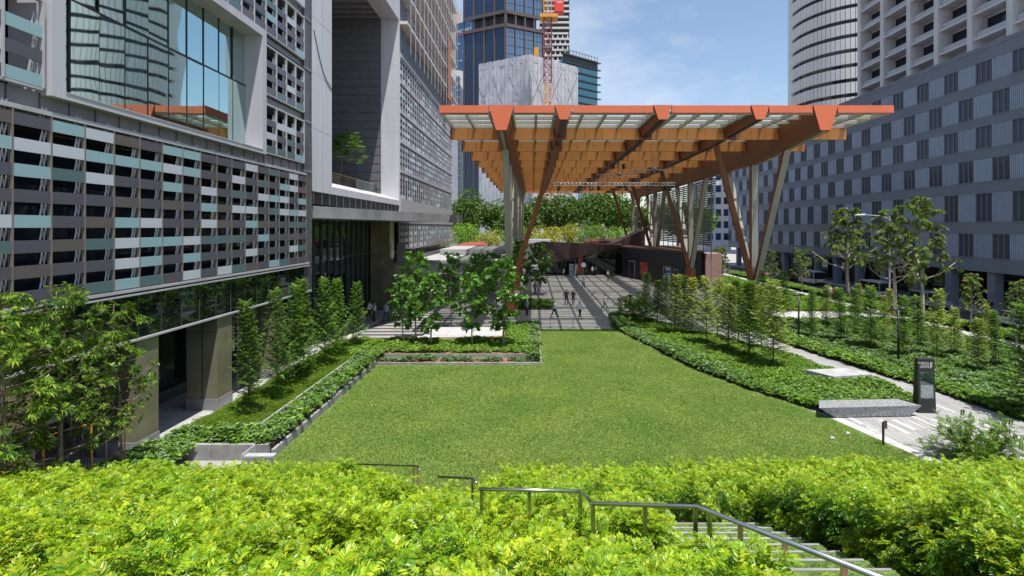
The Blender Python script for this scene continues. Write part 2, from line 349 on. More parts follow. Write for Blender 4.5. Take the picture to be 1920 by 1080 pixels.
road = sheet('road', [(38.3,-40),(45.2,-40),(45.2,260),(38.3,260)], 0.004, M['asphalt'])
mb = MB(); mb.box(38.12,38.3,-40,200,-0.02,0.13); tag(mb.build('kerb', M['kerb']), kind='structure')
mb = MB(); mb.box(45.2,45.4,-40,200,-0.02,0.13); tag(mb.build('kerb', M['kerb']), kind='structure')
for k in range(22):     # lane dashes
    yy = 20+k*5.5; mb = MB(); mb.face([(41.7,yy,0.0085),(41.82,yy,0.0085),(41.82,yy+2.2,0.0085),(41.7,yy+2.2,0.0085)]); o = mb.build('lane_marking', M['paver_white'], road)

# pale plank pavers let into the path, walkway edge strip
def in_poly(x, y, poly):
    c = False; j = len(poly)-1
    for i in range(len(poly)):
        xi, yi = poly[i]; xj, yj = poly[j]
        if (yi > y) != (yj > y) and x < (xj-xi)*(y-yi)/(yj-yi)+xi: c = not c
        j = i
    return c
pm = MB().box(-0.11,0.11,-0.75,0.75,0,0.006).mesh('paver', [M['paver_white']])
for k in range(170):
    y = rng.uniform(18,46); x = rng.uniform(13.6,22.4)
    dx, ang = 0, 0.10
    if all(in_poly(x+sx*0.25, y+sy*0.95, PATH) for sx in (-1,1) for sy in (-1,1)):
        place(pm, 'paver', path, (round(x/0.6)*0.6+ (y-18)*-0.08, y, 0.008), (0,0,ang), (rng.choice([0.45,0.6,1.0]), rng.uniform(0.7,1.25), 1))
edge = MB().box(-0.22,0.22,-0.45,0.45,0,0.012).mesh('edge_paver', [M['paver_white']])
for (a, b) in zip(LAWN_R[:2], LAWN_R[1:3]):
    va, vb = Vector(a+(0,)), Vector(b+(0,)); n_ = int((vb-va).length/0.92); an = math.atan2(vb.x-va.x, vb.y-va.y)
    for i in range(n_):
        p = va.lerp(vb, (i+0.5)/n_); place(edge, 'edge_paver', path, (p.x+0.26, p.y, 0.009), (0,0,-an))
wp = MB().box(-0.3,0.3,-0.58,0.58,0,0.008).mesh('edge_paver', [M['paver_white']])
for i in range(24): place(wp, 'edge_paver', walk, (-14.66, 18.0+i*1.2, 0.004))

# planted slope the camera looks down
def zg(y): return 7.0-0.407*y
FAR = lambda x: 17.0 if x > -10 else max(14.2, 17.0+(x+10)*0.56)
mb = MB(); xs = np.linspace(-16.5, 19, 48); ts = np.linspace(0, 1, 26); idx = {}
for i, x in enumerate(xs):
    for j, t in enumerate(ts):
        y = 1.6+(FAR(x)-1.6)*t; idx[i,j] = len(mb.v); mb.v.append((x, y, zg(y)+0.05*math.sin(x*2.1+y*1.7)))
for i in range(len(xs)-1):
    for j in range(len(ts)-1): mb.f.append((idx[i,j],idx[i+1,j],idx[i+1,j+1],idx[i,j+1])); mb.m.append(0)
for i in range(len(xs)-1):
    a = mb.v[idx[i,len(ts)-1]]; b = mb.v[idx[i+1,len(ts)-1]]
    mb.face([a,b,(b[0],b[1]+0.02,-0.1),(a[0],a[1]+0.02,-0.1)])
tag(mb.build('slope', M['soil'], smooth=True), kind='structure')
mb = MB()
for x0,x1 in zip(np.linspace(-15.6,-10,7)[:-1], np.linspace(-15.6,-10,7)[1:]):
    mb.bar((x0,FAR(x0)+0.14,zg(FAR(x0))+0.10),(x1,FAR(x1)+0.14,zg(FAR(x1))+0.10),0.16,1.5)
tag(mb.build('slope_edging_wall', M['terracotta']), 'terracotta edging wall along the far left end of the lime hedge', 'wall')

# ------------------------------------------------------------------ scatter (for what nobody could count)
def scatter(name, pts, rots, scls, vars_, meshes, label, cat):
    src = bpy.data.collections.new('source_'+name)
    for i, me in enumerate(meshes): src.objects.link(bpy.data.objects.new('%s_source_%02d' % (name, i), me))
    me = bpy.data.meshes.new(name); me.from_pydata([tuple(p) for p in pts], [], [])
    a = me.attributes.new('rot', 'FLOAT_VECTOR', 'POINT'); a.data.foreach_set('vector', np.asarray(rots, dtype=np.float32).ravel())
    a = me.attributes.new('scl', 'FLOAT', 'POINT'); a.data.foreach_set('value', np.asarray(scls, dtype=np.float32))
    a = me.attributes.new('var', 'INT', 'POINT'); a.data.foreach_set('value', np.asarray(vars_, dtype=np.int32))
    o = bpy.data.objects.new(name, me); col.objects.link(o)
    ng = bpy.data.node_groups.new('scatter_'+name, 'GeometryNodeTree')
    ng.interface.new_socket('Geometry', in_out='INPUT', socket_type='NodeSocketGeometry'); ng.interface.new_socket('Geometry', in_out='OUTPUT', socket_type='NodeSocketGeometry')
    N, K = ng.nodes, ng.links
    gi = N.new('NodeGroupInput'); go = N.new('NodeGroupOutput'); ip = N.new('GeometryNodeInstanceOnPoints')
    ci = N.new('GeometryNodeCollectionInfo'); ci.inputs['Collection'].default_value = src; ci.inputs['Separate Children'].default_value = True; ci.inputs['Reset Children'].default_value = True
    def attr(n_, t): q = N.new('GeometryNodeInputNamedAttribute'); q.data_type = t; q.inputs[0].default_value = n_; return q.outputs[0]
    er = N.new('FunctionNodeEulerToRotation'); K.new(attr('rot','FLOAT_VECTOR'), er.inputs[0])
    ip.inputs['Pick Instance'].default_value = True
    K.new(gi.outputs[0], ip.inputs['Points']); K.new(ci.outputs[0], ip.inputs['Instance']); K.new(attr('var','INT'), ip.inputs['Instance Index'])
    K.new(er.outputs[0], ip.inputs['Rotation']); K.new(attr('scl','FLOAT'), ip.inputs['Scale']); K.new(ip.outputs[0], go.inputs[0])
    o.modifiers.new('scatter', 'NODES').node_group = ng
    return tag(o, label, cat, kind='stuff')

def rvec(): 
    v = Vector(rng.normal(size=3)); return v.normalized()
def frond(mb, p, d, L, n, lw, droop=0.35):
    """a pinnate leaf: leaflets in pairs along an arching midrib"""
    d = d.normalized(); side = d.cross(Vector((0,0,1)))
    side = side.normalized() if side.length > 0.05 else Vector((1,0,0))
    for i in range(1, n+1):
        t = i/n; q = p + d*(L*t) - Vector((0,0,droop*L*t*t)); dd = (d - Vector((0,0,2*droop*t))).normalized()
        up = side.cross(dd); ll = lw*2.5*(1-0.35*abs(t-0.5)*2)
        for s_ in (-1,1):
            ld = (side*s_*0.8 + dd*0.6 + up*0.12 + rvec()*0.10).normalized(); mb.leaf(q, ld, up+rvec()*0.2, ll*1.18, lw, 0, 0.18)
    mb.leaf(q, dd, up, lw*2.6, lw, 0, 0.15)
def sprig_mesh(k, mat_, fronds=11, L=0.19, lw=0.0175, H=0.32, n=6):
    mb = MB()
    for i in range(fronds):
        t = i/(fronds-1); z = H*(0.15+0.85*t); az = i*2.4+rng.uniform(-.4,.4); el = 0.15+0.95*t*t+rng.uniform(-.2,.2)
        d = Vector((math.cos(az)*math.cos(el), math.sin(az)*math.cos(el), math.sin(el)))
        n0 = len(mb.m); frond(mb, Vector((rng.normal()*0.01,rng.normal()*0.01,z)), d, L*rng.uniform(0.75,1.1)*(1-0.25*t), n, lw)
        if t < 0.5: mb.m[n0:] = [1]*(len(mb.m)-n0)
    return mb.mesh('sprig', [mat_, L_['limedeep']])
def clump_mesh(mat_, n=16, L=0.13, W=0.06, rad=0.16, H=0.22, flat=0.3):
    mb = MB()
    for i in range(n):
        a = rng.uniform(0,6.283); r = rad*math.sqrt(rng.uniform()); z = H*rng.uniform(0.35,1)*(1-0.5*r/rad)
        c = Vector((r*math.cos(a), r*math.sin(a), z))
        for k in range(4):
            az = rng.uniform(0,6.283); el = rng.uniform(-0.2,0.8); d = Vector((math.cos(az)*math.cos(el), math.sin(az)*math.cos(el), math.sin(el)))
            mb.leaf(c, d, Vector((0,0,1))+rvec()*flat, L*rng.uniform(0.7,1.2), W, 0, 0.2, 0.15)
    return mb.mesh('clump', [mat_])
def grass_mesh(mat_, n=340, rad=0.75, L=0.10, W=0.019):
    mb = MB()
    for i in range(n):
        a = rng.uniform(0,6.283); r = rad*math.sqrt(rng.uniform()); c = Vector((r*math.cos(a), r*math.sin(a), 0))
        az = rng.uniform(0,6.283); el = rng.uniform(0.15,1.0); d = Vector((math.cos(az)*math.cos(el), math.sin(az)*math.cos(el), math.sin(el)))
        mb.leaf(c, d, Vector((0,0,1))+rvec()*0.3, L*rng.uniform(0.6,1.3), W, 0, 0.1, 0.25)
    return mb.mesh('tuft', [mat_])
def nz(x, y, f=1.0):
    return (math.sin(x*1.7*f+1.3*math.sin(y*1.1*f))+math.sin(y*1.9*f+1.7*math.sin(x*0.8*f+2))+math.sin((x+y)*0.9*f+0.5)+math.sin((x-y*0.7)*2.9*f))/4

# lime hedges on the slope
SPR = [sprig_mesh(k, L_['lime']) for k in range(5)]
def gap(x, y):
    if (1.75 if y > 6.6 else 2.2) < x < 4.6 and y < 10.6: return True                    # grass steps
    if x > 0.55 and 5.62 < y < 6.5 and x < 1.8: return True
    if -3.9 < x+0.12*(y-15) < -1.55 and y > 12.6: return True      # lower flight
    if abs(x+1.05+(y-6)*0.10) < 0.16+0.05*math.sin(y*3) and y < 11: return True
    return False
def hedge(name, n, xr, yr, ok, label, top=1.0):
    """billowing shrubs: sprigs set over the domes of many overlapping bushes"""
    C = []; t = 0
    area = 0
    while t < 40000 and len(C) < 900:
        t += 1; x = rng.uniform(*xr); y = rng.uniform(yr[0],yr[1])
        if abs(x) > y*1.05+1.2 or y > FAR(x)-0.25 or not ok(x,y) or gap(x,y): continue
        r = rng.uniform(0.42,0.72)
        if any((x-c[0])**2+(y-c[1])**2 < (1.16*max(r,c[2]))**2 for c in C): continue
        C.append((x,y,r,rng.uniform(0.58,1.0)*top*(0.55 if (-4.6 < x < -0.9 and y > 9.5) else 1)))
    P, Q, S, V = [], [], [], []; w = np.array([c[2]**2*(1.8 if c[1] < 7 else 1.0) for c in C]); w /= w.sum(); pick = rng.choice(len(C), n, p=w)
    for i in pick:
        cx, cy, r, H = C[i]; a = rng.uniform(0,6.283); rr = math.sqrt(rng.uniform())
        x, y = cx+r*1.14*rr*math.cos(a), cy+r*1.14*rr*math.sin(a)
        if gap(x,y) or y > FAR(x)-0.05: continue
        h = H*(1-0.95*rr**2.4)*rng.uniform(0.84,1.03)-0.20+(0.12 if rng.uniform() < 0.07 else 0) if rng.uniform() < 0.88 else rng.uniform(-0.15,0.1)
        out = 0.75*rr*rr
        P.append((x,y,zg(y)+h)); Q.append((-out*math.sin(a)+rng.normal()*0.18, out*math.cos(a)+rng.normal()*0.18, rng.uniform(0,6.28))); S.append(rng.uniform(0.75,1.3)*(1.0+0.022*max(0,y-5))); V.append(rng.integers(0,5))
    return scatter(name, P, Q, S, V, SPR, label, 'hedge')
hedge('hedge', 15500, (-15.5,0.2), (2.2,17), lambda x,y: x < -1.0-(y-6)*0.10 if y < 12 else x < -2.6, 'lime green hedge mass filling the lower left slope')
hedge('hedge', 5200, (-2.2,1.75), (2.2,9.6), lambda x,y: x > -1.0-(y-6)*0.10 and y < 8.8, 'lime green shrubs on the slope between the steel handrails', 0.82)
hedge('hedge', 2400, (-2.0,4.7), (9.2,17), lambda x,y: x > -1.6, 'lime green hedge at the lawn edge behind the handrail landing')
hedge('hedge', 13000, (4.6,18.5), (2.2,17), lambda x,y: x > 4.6, 'lime green hedge mass filling the lower right slope', 1.08)

# lawn grass
WORN = []
GR = [grass_mesh(L_['grass']) for k in range(5)]
P, Q, S, V = [], [], [], []
while len(P) < 3300:
    x, y = rng.uniform(-9.9,15.2), rng.uniform(16.6,45.7)
    if not in_poly(x,y,LAWN): continue
    if any((x-w_[0])**2+(y-w_[1])**2 < (w_[2]+0.62)**2 for w_ in WORN): continue
    P.append((x,y,0.012)); Q.append((0,0,rng.uniform(0,6.28))); S.append(rng.uniform(0.85,1.2)); V.append(rng.integers(0,5))
inside = lambda p, r: all(in_poly(p[0]+dx,p[1]+dy,LAWN) for dx in (-r,r) for dy in (-r,r))
for _ in range(14000):
    p = (rng.uniform(-9.9,15.2), rng.uniform(16.6,45.7), 0.012)
    nearworn = any(w_[2]*0.7 < math.hypot(p[0]-w_[0],p[1]-w_[1]) < w_[2]+0.75 for w_ in WORN) or (rng.uniform() < 0.1)
    if inside(p,0.16) and (not inside(p,0.75) or nearworn): P.append(p); Q.append((0,0,rng.uniform(0,6.28))); S.append(1.0); V.append(rng.integers(0,5))
keep = [i for i,p in enumerate(P) if inside(p,0.16)]
scatter('grass', [P[i] for i in keep], [Q[i] for i in keep], [S[i] if inside(P[i],0.62) and S[i] != 1.0 else 0.30 for i in keep], [V[i] for i in keep], GR, 'mown green lawn grass in front of the plaza', 'grass')

# raised planters and beds
def bed(name, poly, z, m=None): return sheet(name, poly, z, m or M['darksoil'], thick=0.3)
CL = {k: [clump_mesh(L_[k]) for _ in range(3)] for k in ('bright','ground','bluegreen')}
CL['grassy'] = [grass_mesh(leafmat('grassy_cover_%d' % _, [(0.09,0.17,0.02),(0.17,0.29,0.03),(0.28,0.40,0.05)], 0.4), 80, 0.28, 0.15, 0.022) for _ in range(3)]
def cover(name, polys, n, kinds, label, cat, z=0.02, s=(0.8,1.3), ok=None, hi=0.12):
    ms = [m for k in kinds for m in CL[k]]
    P, Q, S, V = [], [], [], []
    allp = [p for poly in polys for p in poly]; x0,x1 = min(p[0] for p in allp), max(p[0] for p in allp); y0,y1 = min(p[1] for p in allp), max(p[1] for p in allp)
    t = 0
    while len(P) < n and t < n*60:
        t += 1; x, y = rng.uniform(x0,x1), rng.uniform(y0,y1)
        if not any(in_poly(x,y,q) for q in polys) or (ok and not ok(x,y)): continue
        b = nz(x,y,0.8)
        P.append((x,y,z+hi*max(0,b))); Q.append((rng.normal()*0.1,rng.normal()*0.1,rng.uniform(0,6.28))); S.append(rng.uniform(*s)*(1+0.25*b)); V.append(rng.integers(0,len(ms)))
    return scatter(name, P, Q, S, V, ms, label, cat)

for k in range(11):
    yy = 40.3+k*1.35; mb = MB().box(-14.2,-9.3 if k < 3 else -7.5,yy,yy+0.62,0.0,0.004+0.0); o = mb.build('riser_shade_band', M['risershade'], plaza)  # flat dark strips paint in the shade of step risers
LB = [(-14.25,20.2),(-10.0,20.2),(-10.0,39.5),(-14.25,39.5)]
bed('planting_bed', LB, 0.42)
cover('ground_cover', [[(-14.1,21.4),(-11.3,21.4),(-11.3,39.3),(-14.1,39.3)]], 3400, ['grassy'], 'fine grassy ground cover in the left planter under the feathery trees', 'ground cover', 0.42, (0.8,1.2), hi=0.08)
cover('border_shrubs', [[(-11.0,20.3),(-10.0,20.3),(-10.0,36),(-11.0,36)],[(-14.2,20.3),(-11.2,20.3),(-11.2,21.4),(-14.2,21.4)],[(-14.8,17.2),(-12.2,17.2),(-12.9,20.2),(-14.6,20.2)]], 620, ['ground','bluegreen','bright'], 'low leafy border shrubs lining the left planter by its concrete kerb', 'shrubs', 0.45, (1.0,1.7))
FB = [(-10.9,33.9),(0.38,33.9),(0.38,45.7),(-2.2,45.7),(-2.2,41.0),(-9.0,39.2),(-10.9,39.2)]
bed('planting_bed', [(-10.0,33.9),(0.38,33.9),(0.38,35.15),(-10.0,35.15)], 0.10, M['soil'])
bed('planting_bed', [(-10.0,35.25),(0.38,35.25),(0.38,45.7),(-2.2,45.7),(-2.2,41.0),(-10.0,39.6)], 0.40, M['soil'])
cover('border_shrubs', [[(-9.9,34.25),(0.3,34.25),(0.3,34.95),(-9.9,34.95)]], 120, ['bluegreen'], 'row of small blue green plants on the soil strip in front of the fig bed', 'shrubs', 0.10, (0.8,1.3))
cover('ground_cover', [[(-10.9,35.45),(-0.5,35.45),(-0.5,39.0),(-10.9,39.0)],[(-2.1,38),(-0.4,38),(-0.4,45.6),(-2.1,45.6)],[(-12.5,34.5),(-10,34.5),(-10,39),(-12.5,39)]], 1500, ['bright'], 'bright green leafy ground cover beneath the glossy fig trees', 'ground cover', 0.42, (0.9,1.5))
cover('border_shrubs', [[(-0.45,34.2),(0.3,34.2),(0.3,45.6),(-0.45,45.6)]], 150, ['bluegreen','ground'], 'blue green edging plants along the lawn corner of the fig bed', 'shrubs', 0.38, (1.0,1.6))

RB = [(7.05,46.2),(8.25,40.8),(9.95,33.0),(11.55,28.7),(13.05,26.2),(13.6,25.2),(14.0,25.4),(19.0,26.1),(19.1,26.9),(19.0,30.1),(18.1,32.6),(17.8,35.7),(16.1,39),(14.3,43),(12.1,47),(10.4,52),(7.6,52.5)]
bed('planting_bed', RB, 0.10)
def rb_edge(x, y): return not in_poly(x-1.15, y-0.25, RB)
cover('border_shrubs', [RB], 1150, ['ground','bluegreen'], 'low leafy hedge curving along the right edge of the lawn', 'shrubs', 0.12, (1.15,1.8), ok=lambda x,y: rb_edge(x,y) and y > 29.5)
cover('ground_cover', [RB], 2600, ['bright','grassy'], 'grassy green ground cover under the young trees right of the lawn', 'ground cover', 0.10, (0.7,1.05), ok=lambda x,y: not rb_edge(x,y) and y > 29.5, hi=0.06)
cover('border_shrubs', [RB], 800, ['bright','ground'], 'bright leafy shrubs around the stone block and bench beside the path', 'shrubs', 0.12, (1.1,1.6), ok=lambda x,y: y <= 29.5)
OB = [(22.7,16.5),(22.4,22),(21.8,25.6),(21.2,29.5),(20.7,31),(18.9,39.5),(19.2,50.3),(34.4,50.3),(34.4,16.5)]
bed('planting_bed', OB, 0.08)
def ob_edge(x, y): return not in_poly(x-1.4, y, OB) and y < 49
cover('border_shrubs', [OB], 1300, ['bright','ground'], 'leafy green border shrubs along the right side of the paved path', 'shrubs', 0.10, (1.1,1.9), ok=ob_edge)
cover('ground_cover', [OB], 6000, ['bluegreen','ground','grassy'], 'mixed green ground cover between the path and the roadside pavement', 'ground cover', 0.08, (0.9,1.5), ok=lambda x,y: not ob_edge(x,y))
UB = [(24,56),(34.3,55.2),(34.3,100),(27,100),(24.5,80)]
bed('planting_bed', UB, 0.06)
cover('ground_cover', [UB], 4500, ['grassy','bright'], 'grassy verge between the canopy columns and the roadside pavement', 'ground cover', 0.06, (1.1,1.6))
bed('planting_bed', [(36.5,5),(38.0,5),(38.0,110),(36.5,110)], 0.06)
cover('roadside_hedge', [[(36.6,28),(37.9,28),(37.9,100),(36.6,100)]], 2600, ['bright'], 'clipped bright green hedge along the roadside kerb', 'hedge', 0.25, (1.3,1.9), hi=0.2)
bed('planting_bed', [(-2.6,56.5),(2.3,56.5),(2.0,60.5),(-2.6,61.5)], 0.25)
cover('ground_cover', [[(-2.5,56.6),(2.2,56.6),(1.9,60.4),(-2.5,61.4)]], 260, ['ground'], 'dark green planting island on the plaza under the canopy', 'ground cover', 0.3, (1.2,1.7))

# kerbs
def kerb_run(a, b, z0, z1, w, label, unit=1.5):
    a, b = Vector(a), Vector(b); L = (b-a).length; n = max(1, int(L/unit)); t = thing('planter_kerb', label, 'kerb', (a.x,a.y,0))
    for i in range(n):
        p = a.lerp(b, i/n); q = a.lerp(b, (i+1)/n); d = (q-p).normalized()*0.008; mb = MB()
        mb.bar((p.x+d.x,p.y+d.y,(z0+z1)/2+rng.uniform(-.008,.008)), (q.x-d.x,q.y-d.y,(z0+z1)/2), w, z1-z0); mb.build('kerb_stone', M['kerb'], t)
kerb_run((-9.88,20.2),(-9.98,33.7),0,0.30,0.12,'concrete kerb stones between the lawn and the left planter')
kerb_run((-14.2,20.08),(-9.95,20.08),-0.2,0.56,0.18,'concrete front wall of the left planter behind the lime hedge')
kerb_run((-11.35,21.5),(-11.35,36),0.2,0.56,0.09,'thin inner concrete kerb inside the left planter')
kerb_run((-9.9,33.82),(0.52,33.82),0,0.16,0.10,'low pale kerb along the lawn in front of the fig bed')
kerb_run((-9.9,35.2),(0.3,35.2),0,0.38,0.08,'dark concrete retaining kerb behind the small blue green plants')
kerb_run((0.47,33.9),(0.47,45.7),0,0.22,0.10,'pale kerb stones at the right side of the fig bed')

# ------------------------------------------------------------------ left: office podium with coloured panel screens
X0 = -15.0; BAY = 1.24; Y00 = 15.34-1.24*5
pod = thing('office_podium', 'grey office podium with white, teal and brown panel screens and a deep framed window', 'building', (-15.0,25.0,0))
def part(name, mb, m, parent=None, smooth=False): return mb.build(name, m, parent, smooth)
part('glazed_wall', MB().box(-30,-16.4,6,35.9,4.6,27), M['glass_dark'], pod)
# podium screen: frame
mb = MB().box(-15.16,-14.96,6,35.25,12.16,12.30); part('top_rail', mb, M['lightgrey'], pod)
mb = MB().box(-15.2,-14.93,6,35.6,6.30,6.40); part('bottom_rail', mb, M['lightgrey'], pod)
mb = MB().box(-15.2,-14.90,6,35.6,6.16,6.22); part('drip_rail', mb, M['lightgrey'], pod)
finm = MB().box(-0.10,0.035,-0.022,0.022,0,5.76).mesh('screen_mullion', [M['finmetal']])
panm = MB().box(-0.03,0.02,-BAY/2+0.024,BAY/2-0.024,0.0,0.375).mesh('screen_panel', [M['panel']])
brm = MB().tube([(-0.10,0.36,0.0),(-0.10,0.44,0.375),(-0.10,0.49,0.01),(-0.10,0.57,0.375)],0.026,4).mesh('panel_bracket', [M['white']])
winm = MB().box(-0.02,0.02,-BAY/2+0.05,BAY/2-0.05,0,0.34).mesh('window_pane', [M['glass_dark']])
for k in range(22):
    place(finm, 'screen_mullion', pod, (X0, Y00+k*BAY, 6.4))
for k in range(3, 21):
    for r in range(8):
        place(panm, 'screen_panel', pod, (X0, Y00+(k+0.5)*BAY, 6.45+0.75*r))
        if r < 7 or True: place(brm, 'panel_bracket', pod, (X0, Y00+(k+0.5)*BAY, 6.825+0.75*r), (0,0,0), (1,1,0.98 if r < 7 else 0.85))
# upper screens, storey by storey
def screen(y0, n, bay, z0, rows):
    mbx = MB().box(-15.14,-14.97,y0-0.04,y0+n*bay+0.04,z0-0.09,z0-0.02); part('bottom_rail', mbx, M['lightgrey'], pod)
    zt = z0+0.75*rows+0.08; mbx = MB().box(-15.14,-14.97,y0-0.04,y0+n*bay+0.04,zt+0.3,zt+0.40); part('top_rail', mbx, M['lightgrey'], pod)
    pmesh = MB().box(-0.03,0.02,-bay/2+0.04,bay/2-0.04,0.0,0.375).mesh('screen_panel', [M['panel']])
    fm = MB().box(-0.10,0.06,-0.03,0.03,0,0.75*rows+0.4).mesh('screen_mullion', [M['lightgrey']])
    for k in range(n+1): place(fm, 'screen_mullion', pod, (X0, y0+k*bay, z0-0.02))
    for k in range(n):
        for r in range(rows):
            place(pmesh, 'screen_panel', pod, (X0, y0+(k+0.5)*bay, z0+0.75*r))
            place(brm, 'panel_bracket', pod, (X0, y0+(k+0.5)*bay, z0+0.375+0.75*r), (0,0,0), (1,bay/BAY,0.98))
for zf in (12.98, 16.30): screen(29.85, 4, 1.25, zf, 3)
screen(22.4, 10, 1.245, 19.75, 3); screen(27.4, 6, 1.245, 23.15, 2)
screen(13.8, 2, 1.25, 12.98, 3)
# spandrels between storeys
for (y0,y1,z0,z1) in ((6,35.2,12.305,12.86),(29.8,35.0,15.75,16.18),(22,35.0,19.3,19.62),(22,35.0,22.5,23.0),(6,16.3,15.75,16.2),(6,22,19.6,24)):
    part('spandrel', MB().box(-16.4,-15.22,y0,y1,z0,z1), M['midgrey'], pod)
for k in range(26): part('spandrel_joint', MB().box(-15.25,-15.19,8+k*1.05,8.04+k*1.05,12.31,12.85), M['darkgrey'], pod)
part('corner_pier', MB().box(-16.4,-15.03,34.98,35.88,4.45,26), M['darkgrey'], pod)
for z in (12.4,15.7,19.2,22.5): part('corner_band', MB().box(-16.4,-14.99,34.96,35.9,z,z+0.12), M['midgrey'], pod)
part('corner_trim', MB().box(-15.04,-14.92,35.9,35.97,4.3,26), M['steel'], pod)
# the big window in its deep frame
W0, W1, Z0, Z1 = 16.95, 29.30, 13.15, 19.25
fr = M['white']
wf = part('window_frame', MB().box(-16.2,-14.86,W0-0.5,W1+0.42,12.78,13.0).box(-16.2,-14.86,W0-0.5,W1+0.42,Z1,Z1+0.38).box(-16.2,-14.86,W0-0.5,W0,13.0,Z1).box(-16.2,-14.86,W1,W1+0.42,13.0,Z1), M['frame'], pod)
part('window_sill', MB().hexa([(-16.1,W0,12.98),(-14.84,W0,12.98),(-14.84,W1,12.98),(-16.1,W1,12.98),(-16.1,W0,13.22),(-14.84,W0,13.02),(-14.84,W1,13.02),(-16.1,W1,13.22)]), M['lightgrey'], wf)
n = 10; gw = (W1-W0)/n
for k in range(n):
    for (za,zb) in ((13.2,16.46),(16.54,Z1)):
        mb = MB().box(-0.02,0.02,-gw/2+0.025,gw/2-0.025,za,zb); o = place(mb.mesh('window_pane',[M['glass_teal']]), 'window_pane', pod, (-15.85, W0+(k+0.5)*gw, 0), (0,rng.normal()*0.0016,rng.normal()*0.0022))
    if k: place(MB().box(-0.02,0.025,-0.016,0.016,13.2,Z1).mesh('window_mullion',[M['black']]), 'window_mullion', pod, (-15.83, W0+k*gw, 0))
part('window_transom', MB().box(-15.88,-15.80,W0,W1,16.455,16.545), M['black'], pod)
# black glass ribbon and open ground floor
rib = MB().box(-0.02,0.02,-BAY/2+0.012,BAY/2-0.012,4.55,6.14).mesh('ribbon_pane', [M['glass_black']])
ribm = MB().box(-0.03,0.03,-0.010,0.010,4.5,6.14).mesh('ribbon_mullion', [M['darkgrey']])
for k in range(21):
    o = place(rib, 'ribbon_pane', pod, (-15.06, Y00+(k+0.5)*BAY, 0), (0,rng.normal()*0.002,rng.normal()*0.003)); place(ribm, 'ribbon_mullion', pod, (-15.05, Y00+(k+1)*BAY, 0))
part('ribbon_backing', MB().box(-16.4,-15.1,6,35.8,4.62,6.25), M['black'], pod)
part('ribbon_sill', MB().box(-15.2,-14.94,6,35.9,4.42,4.5), M['lightgrey'], pod)
part('soffit', MB().box(-22,-15.2,6,36,4.44,4.58), M['charcoal'], pod)
for yc in (14.9,20.2,25.4,30.7):
    c = part('column', MB().box(-16.5,-15.04,yc,yc+1.2,0.55,4.44), M['olive'], pod)
    part('plinth', MB().box(-16.53,-15.01,yc-0.03,yc+1.23,0,0.549), M['midgrey'], c)
    part('panel_joint', MB().box(-15.79,-15.75,yc-0.006,yc+0.02,0.55,4.44).box(-16.5,-15.03,yc-0.006,yc+0.02,3.7,3.72), M['black'], c)
part('shopfront_plinth', MB().box(-18.9,-18.4,6,36,0,0.55), M['darkgrey'], pod)
for k in range(12):
    part('shopfront_pane', MB().box(-18.62,-18.58,7+k*2.4,9.34+k*2.4,0.55,4.44), M['lobby'], pod)
    part('shopfront_mullion', MB().box(-18.66,-18.5,9.34+k*2.4,9.40+k*2.4,0.55,4.44), M['lightgrey'], pod)

# ------------------------------------------------------------------ left: office tower with the white portal, wing and entrance canopy
tow = thing('office_tower', 'tall office block with a white portal alcove above the entrance and a long panelled wing', 'building', (-15.0,60.0,0))
PY0, PY1, OY0, OY1, OZ0, OZ1 = 36.0, 59.95, 39.7, 59.5, 12.3, 31.9
part('portal_frame', MB().box(-17.0,-15.0,PY0,OY0,11.2,40).box(-17.0,-15.0,OY1,PY1,11.2,40).box(-17.0,-15.0,OY0,OY1,OZ1,40)
     .hexa([(-17,OY0,11.2),(-14.99,OY0,11.2),(-14.99,OY1,11.2),(-17,OY1,11.2),(-17,OY0,12.45),(-14.99,OY0,11.75),(-14.99,OY1,11.75),(-17,OY1,12.45)]), M['white'], tow)
for yj in (37.9,):
    part('portal_joint', MB().box(-15.01,-14.994,yj,yj+0.02,11.2,40), M['midgrey'], tow)
for zj in (15.5,19.3,23.1,26.9,30.7): part('portal_joint', MB().box(-15.01,-14.994,PY0,OY0,zj,zj+0.025), M['lightgrey'], tow)
for zj in (15.5,19.3,23.1,26.9,30.7): part('jamb_joint', MB().box(-16.95,-15.0,OY1-0.004,OY1+0.01,zj,zj+0.02), M['lightgrey'], tow)
part('alcove_wall', MB().box(-30,-17.02,OY1+0.01,PY1,11.2,36).box(-31,-30,PY0,PY1,11.2,36).box(-30,-17.02,PY0,OY0-0.01,11.2,36), mat('alcove_cladding',(0.12,0.122,0.135),0.6,var=0.1), tow)
for zj in np.arange(13,32,0.95): part('alcove_course', MB().box(-29.9,-17.05,OY1-0.012,OY1+0.02,zj,zj+0.02), M['charcoal'], tow)
part('alcove_floor', MB().box(-30,-17.02,OY0,OY1,11.2,12.3), M['concrete'], tow)
part('alcove_ceiling', MB().box(-30,-17.02,OY0,OY1,32.2,33), M['midgrey'], tow)
for k in range(14): part('ceiling_slat', MB().box(-29,-17.1,OY0+0.6+k*1.4,OY0+1.2+k*1.4,31.9,32.18), M['midgrey'], tow)
part('balcony_upstand', MB().box(-18.0,-17.8,OY0+0.1,OY0+9.5,12.31,13.4), mat('brown_balcony_panel',(0.09,0.06,0.05),0.5), tow)
for k in range(8): part('balustrade_pane', MB().box(-17.42,-17.39,OY0+0.1+k*2.45,OY0+2.5+k*2.45,12.31,13.45), M['glass_clear'], tow)
part('balustrade_rail', MB().box(-17.44,-17.37,OY0+0.1,OY1-0.1,13.45,13.5), M['steel'], tow)
part('portal_underside', MB().box(-18,-15.2,PY0+0.1,60,10.35,11.19), M['charcoal'], tow)
for k in range(16): part('clerestory_mullion', MB().box(-15.25,-15.15,36.8+k*1.45,36.85+k*1.45,10.35,11.19), M['lightgrey'], tow)
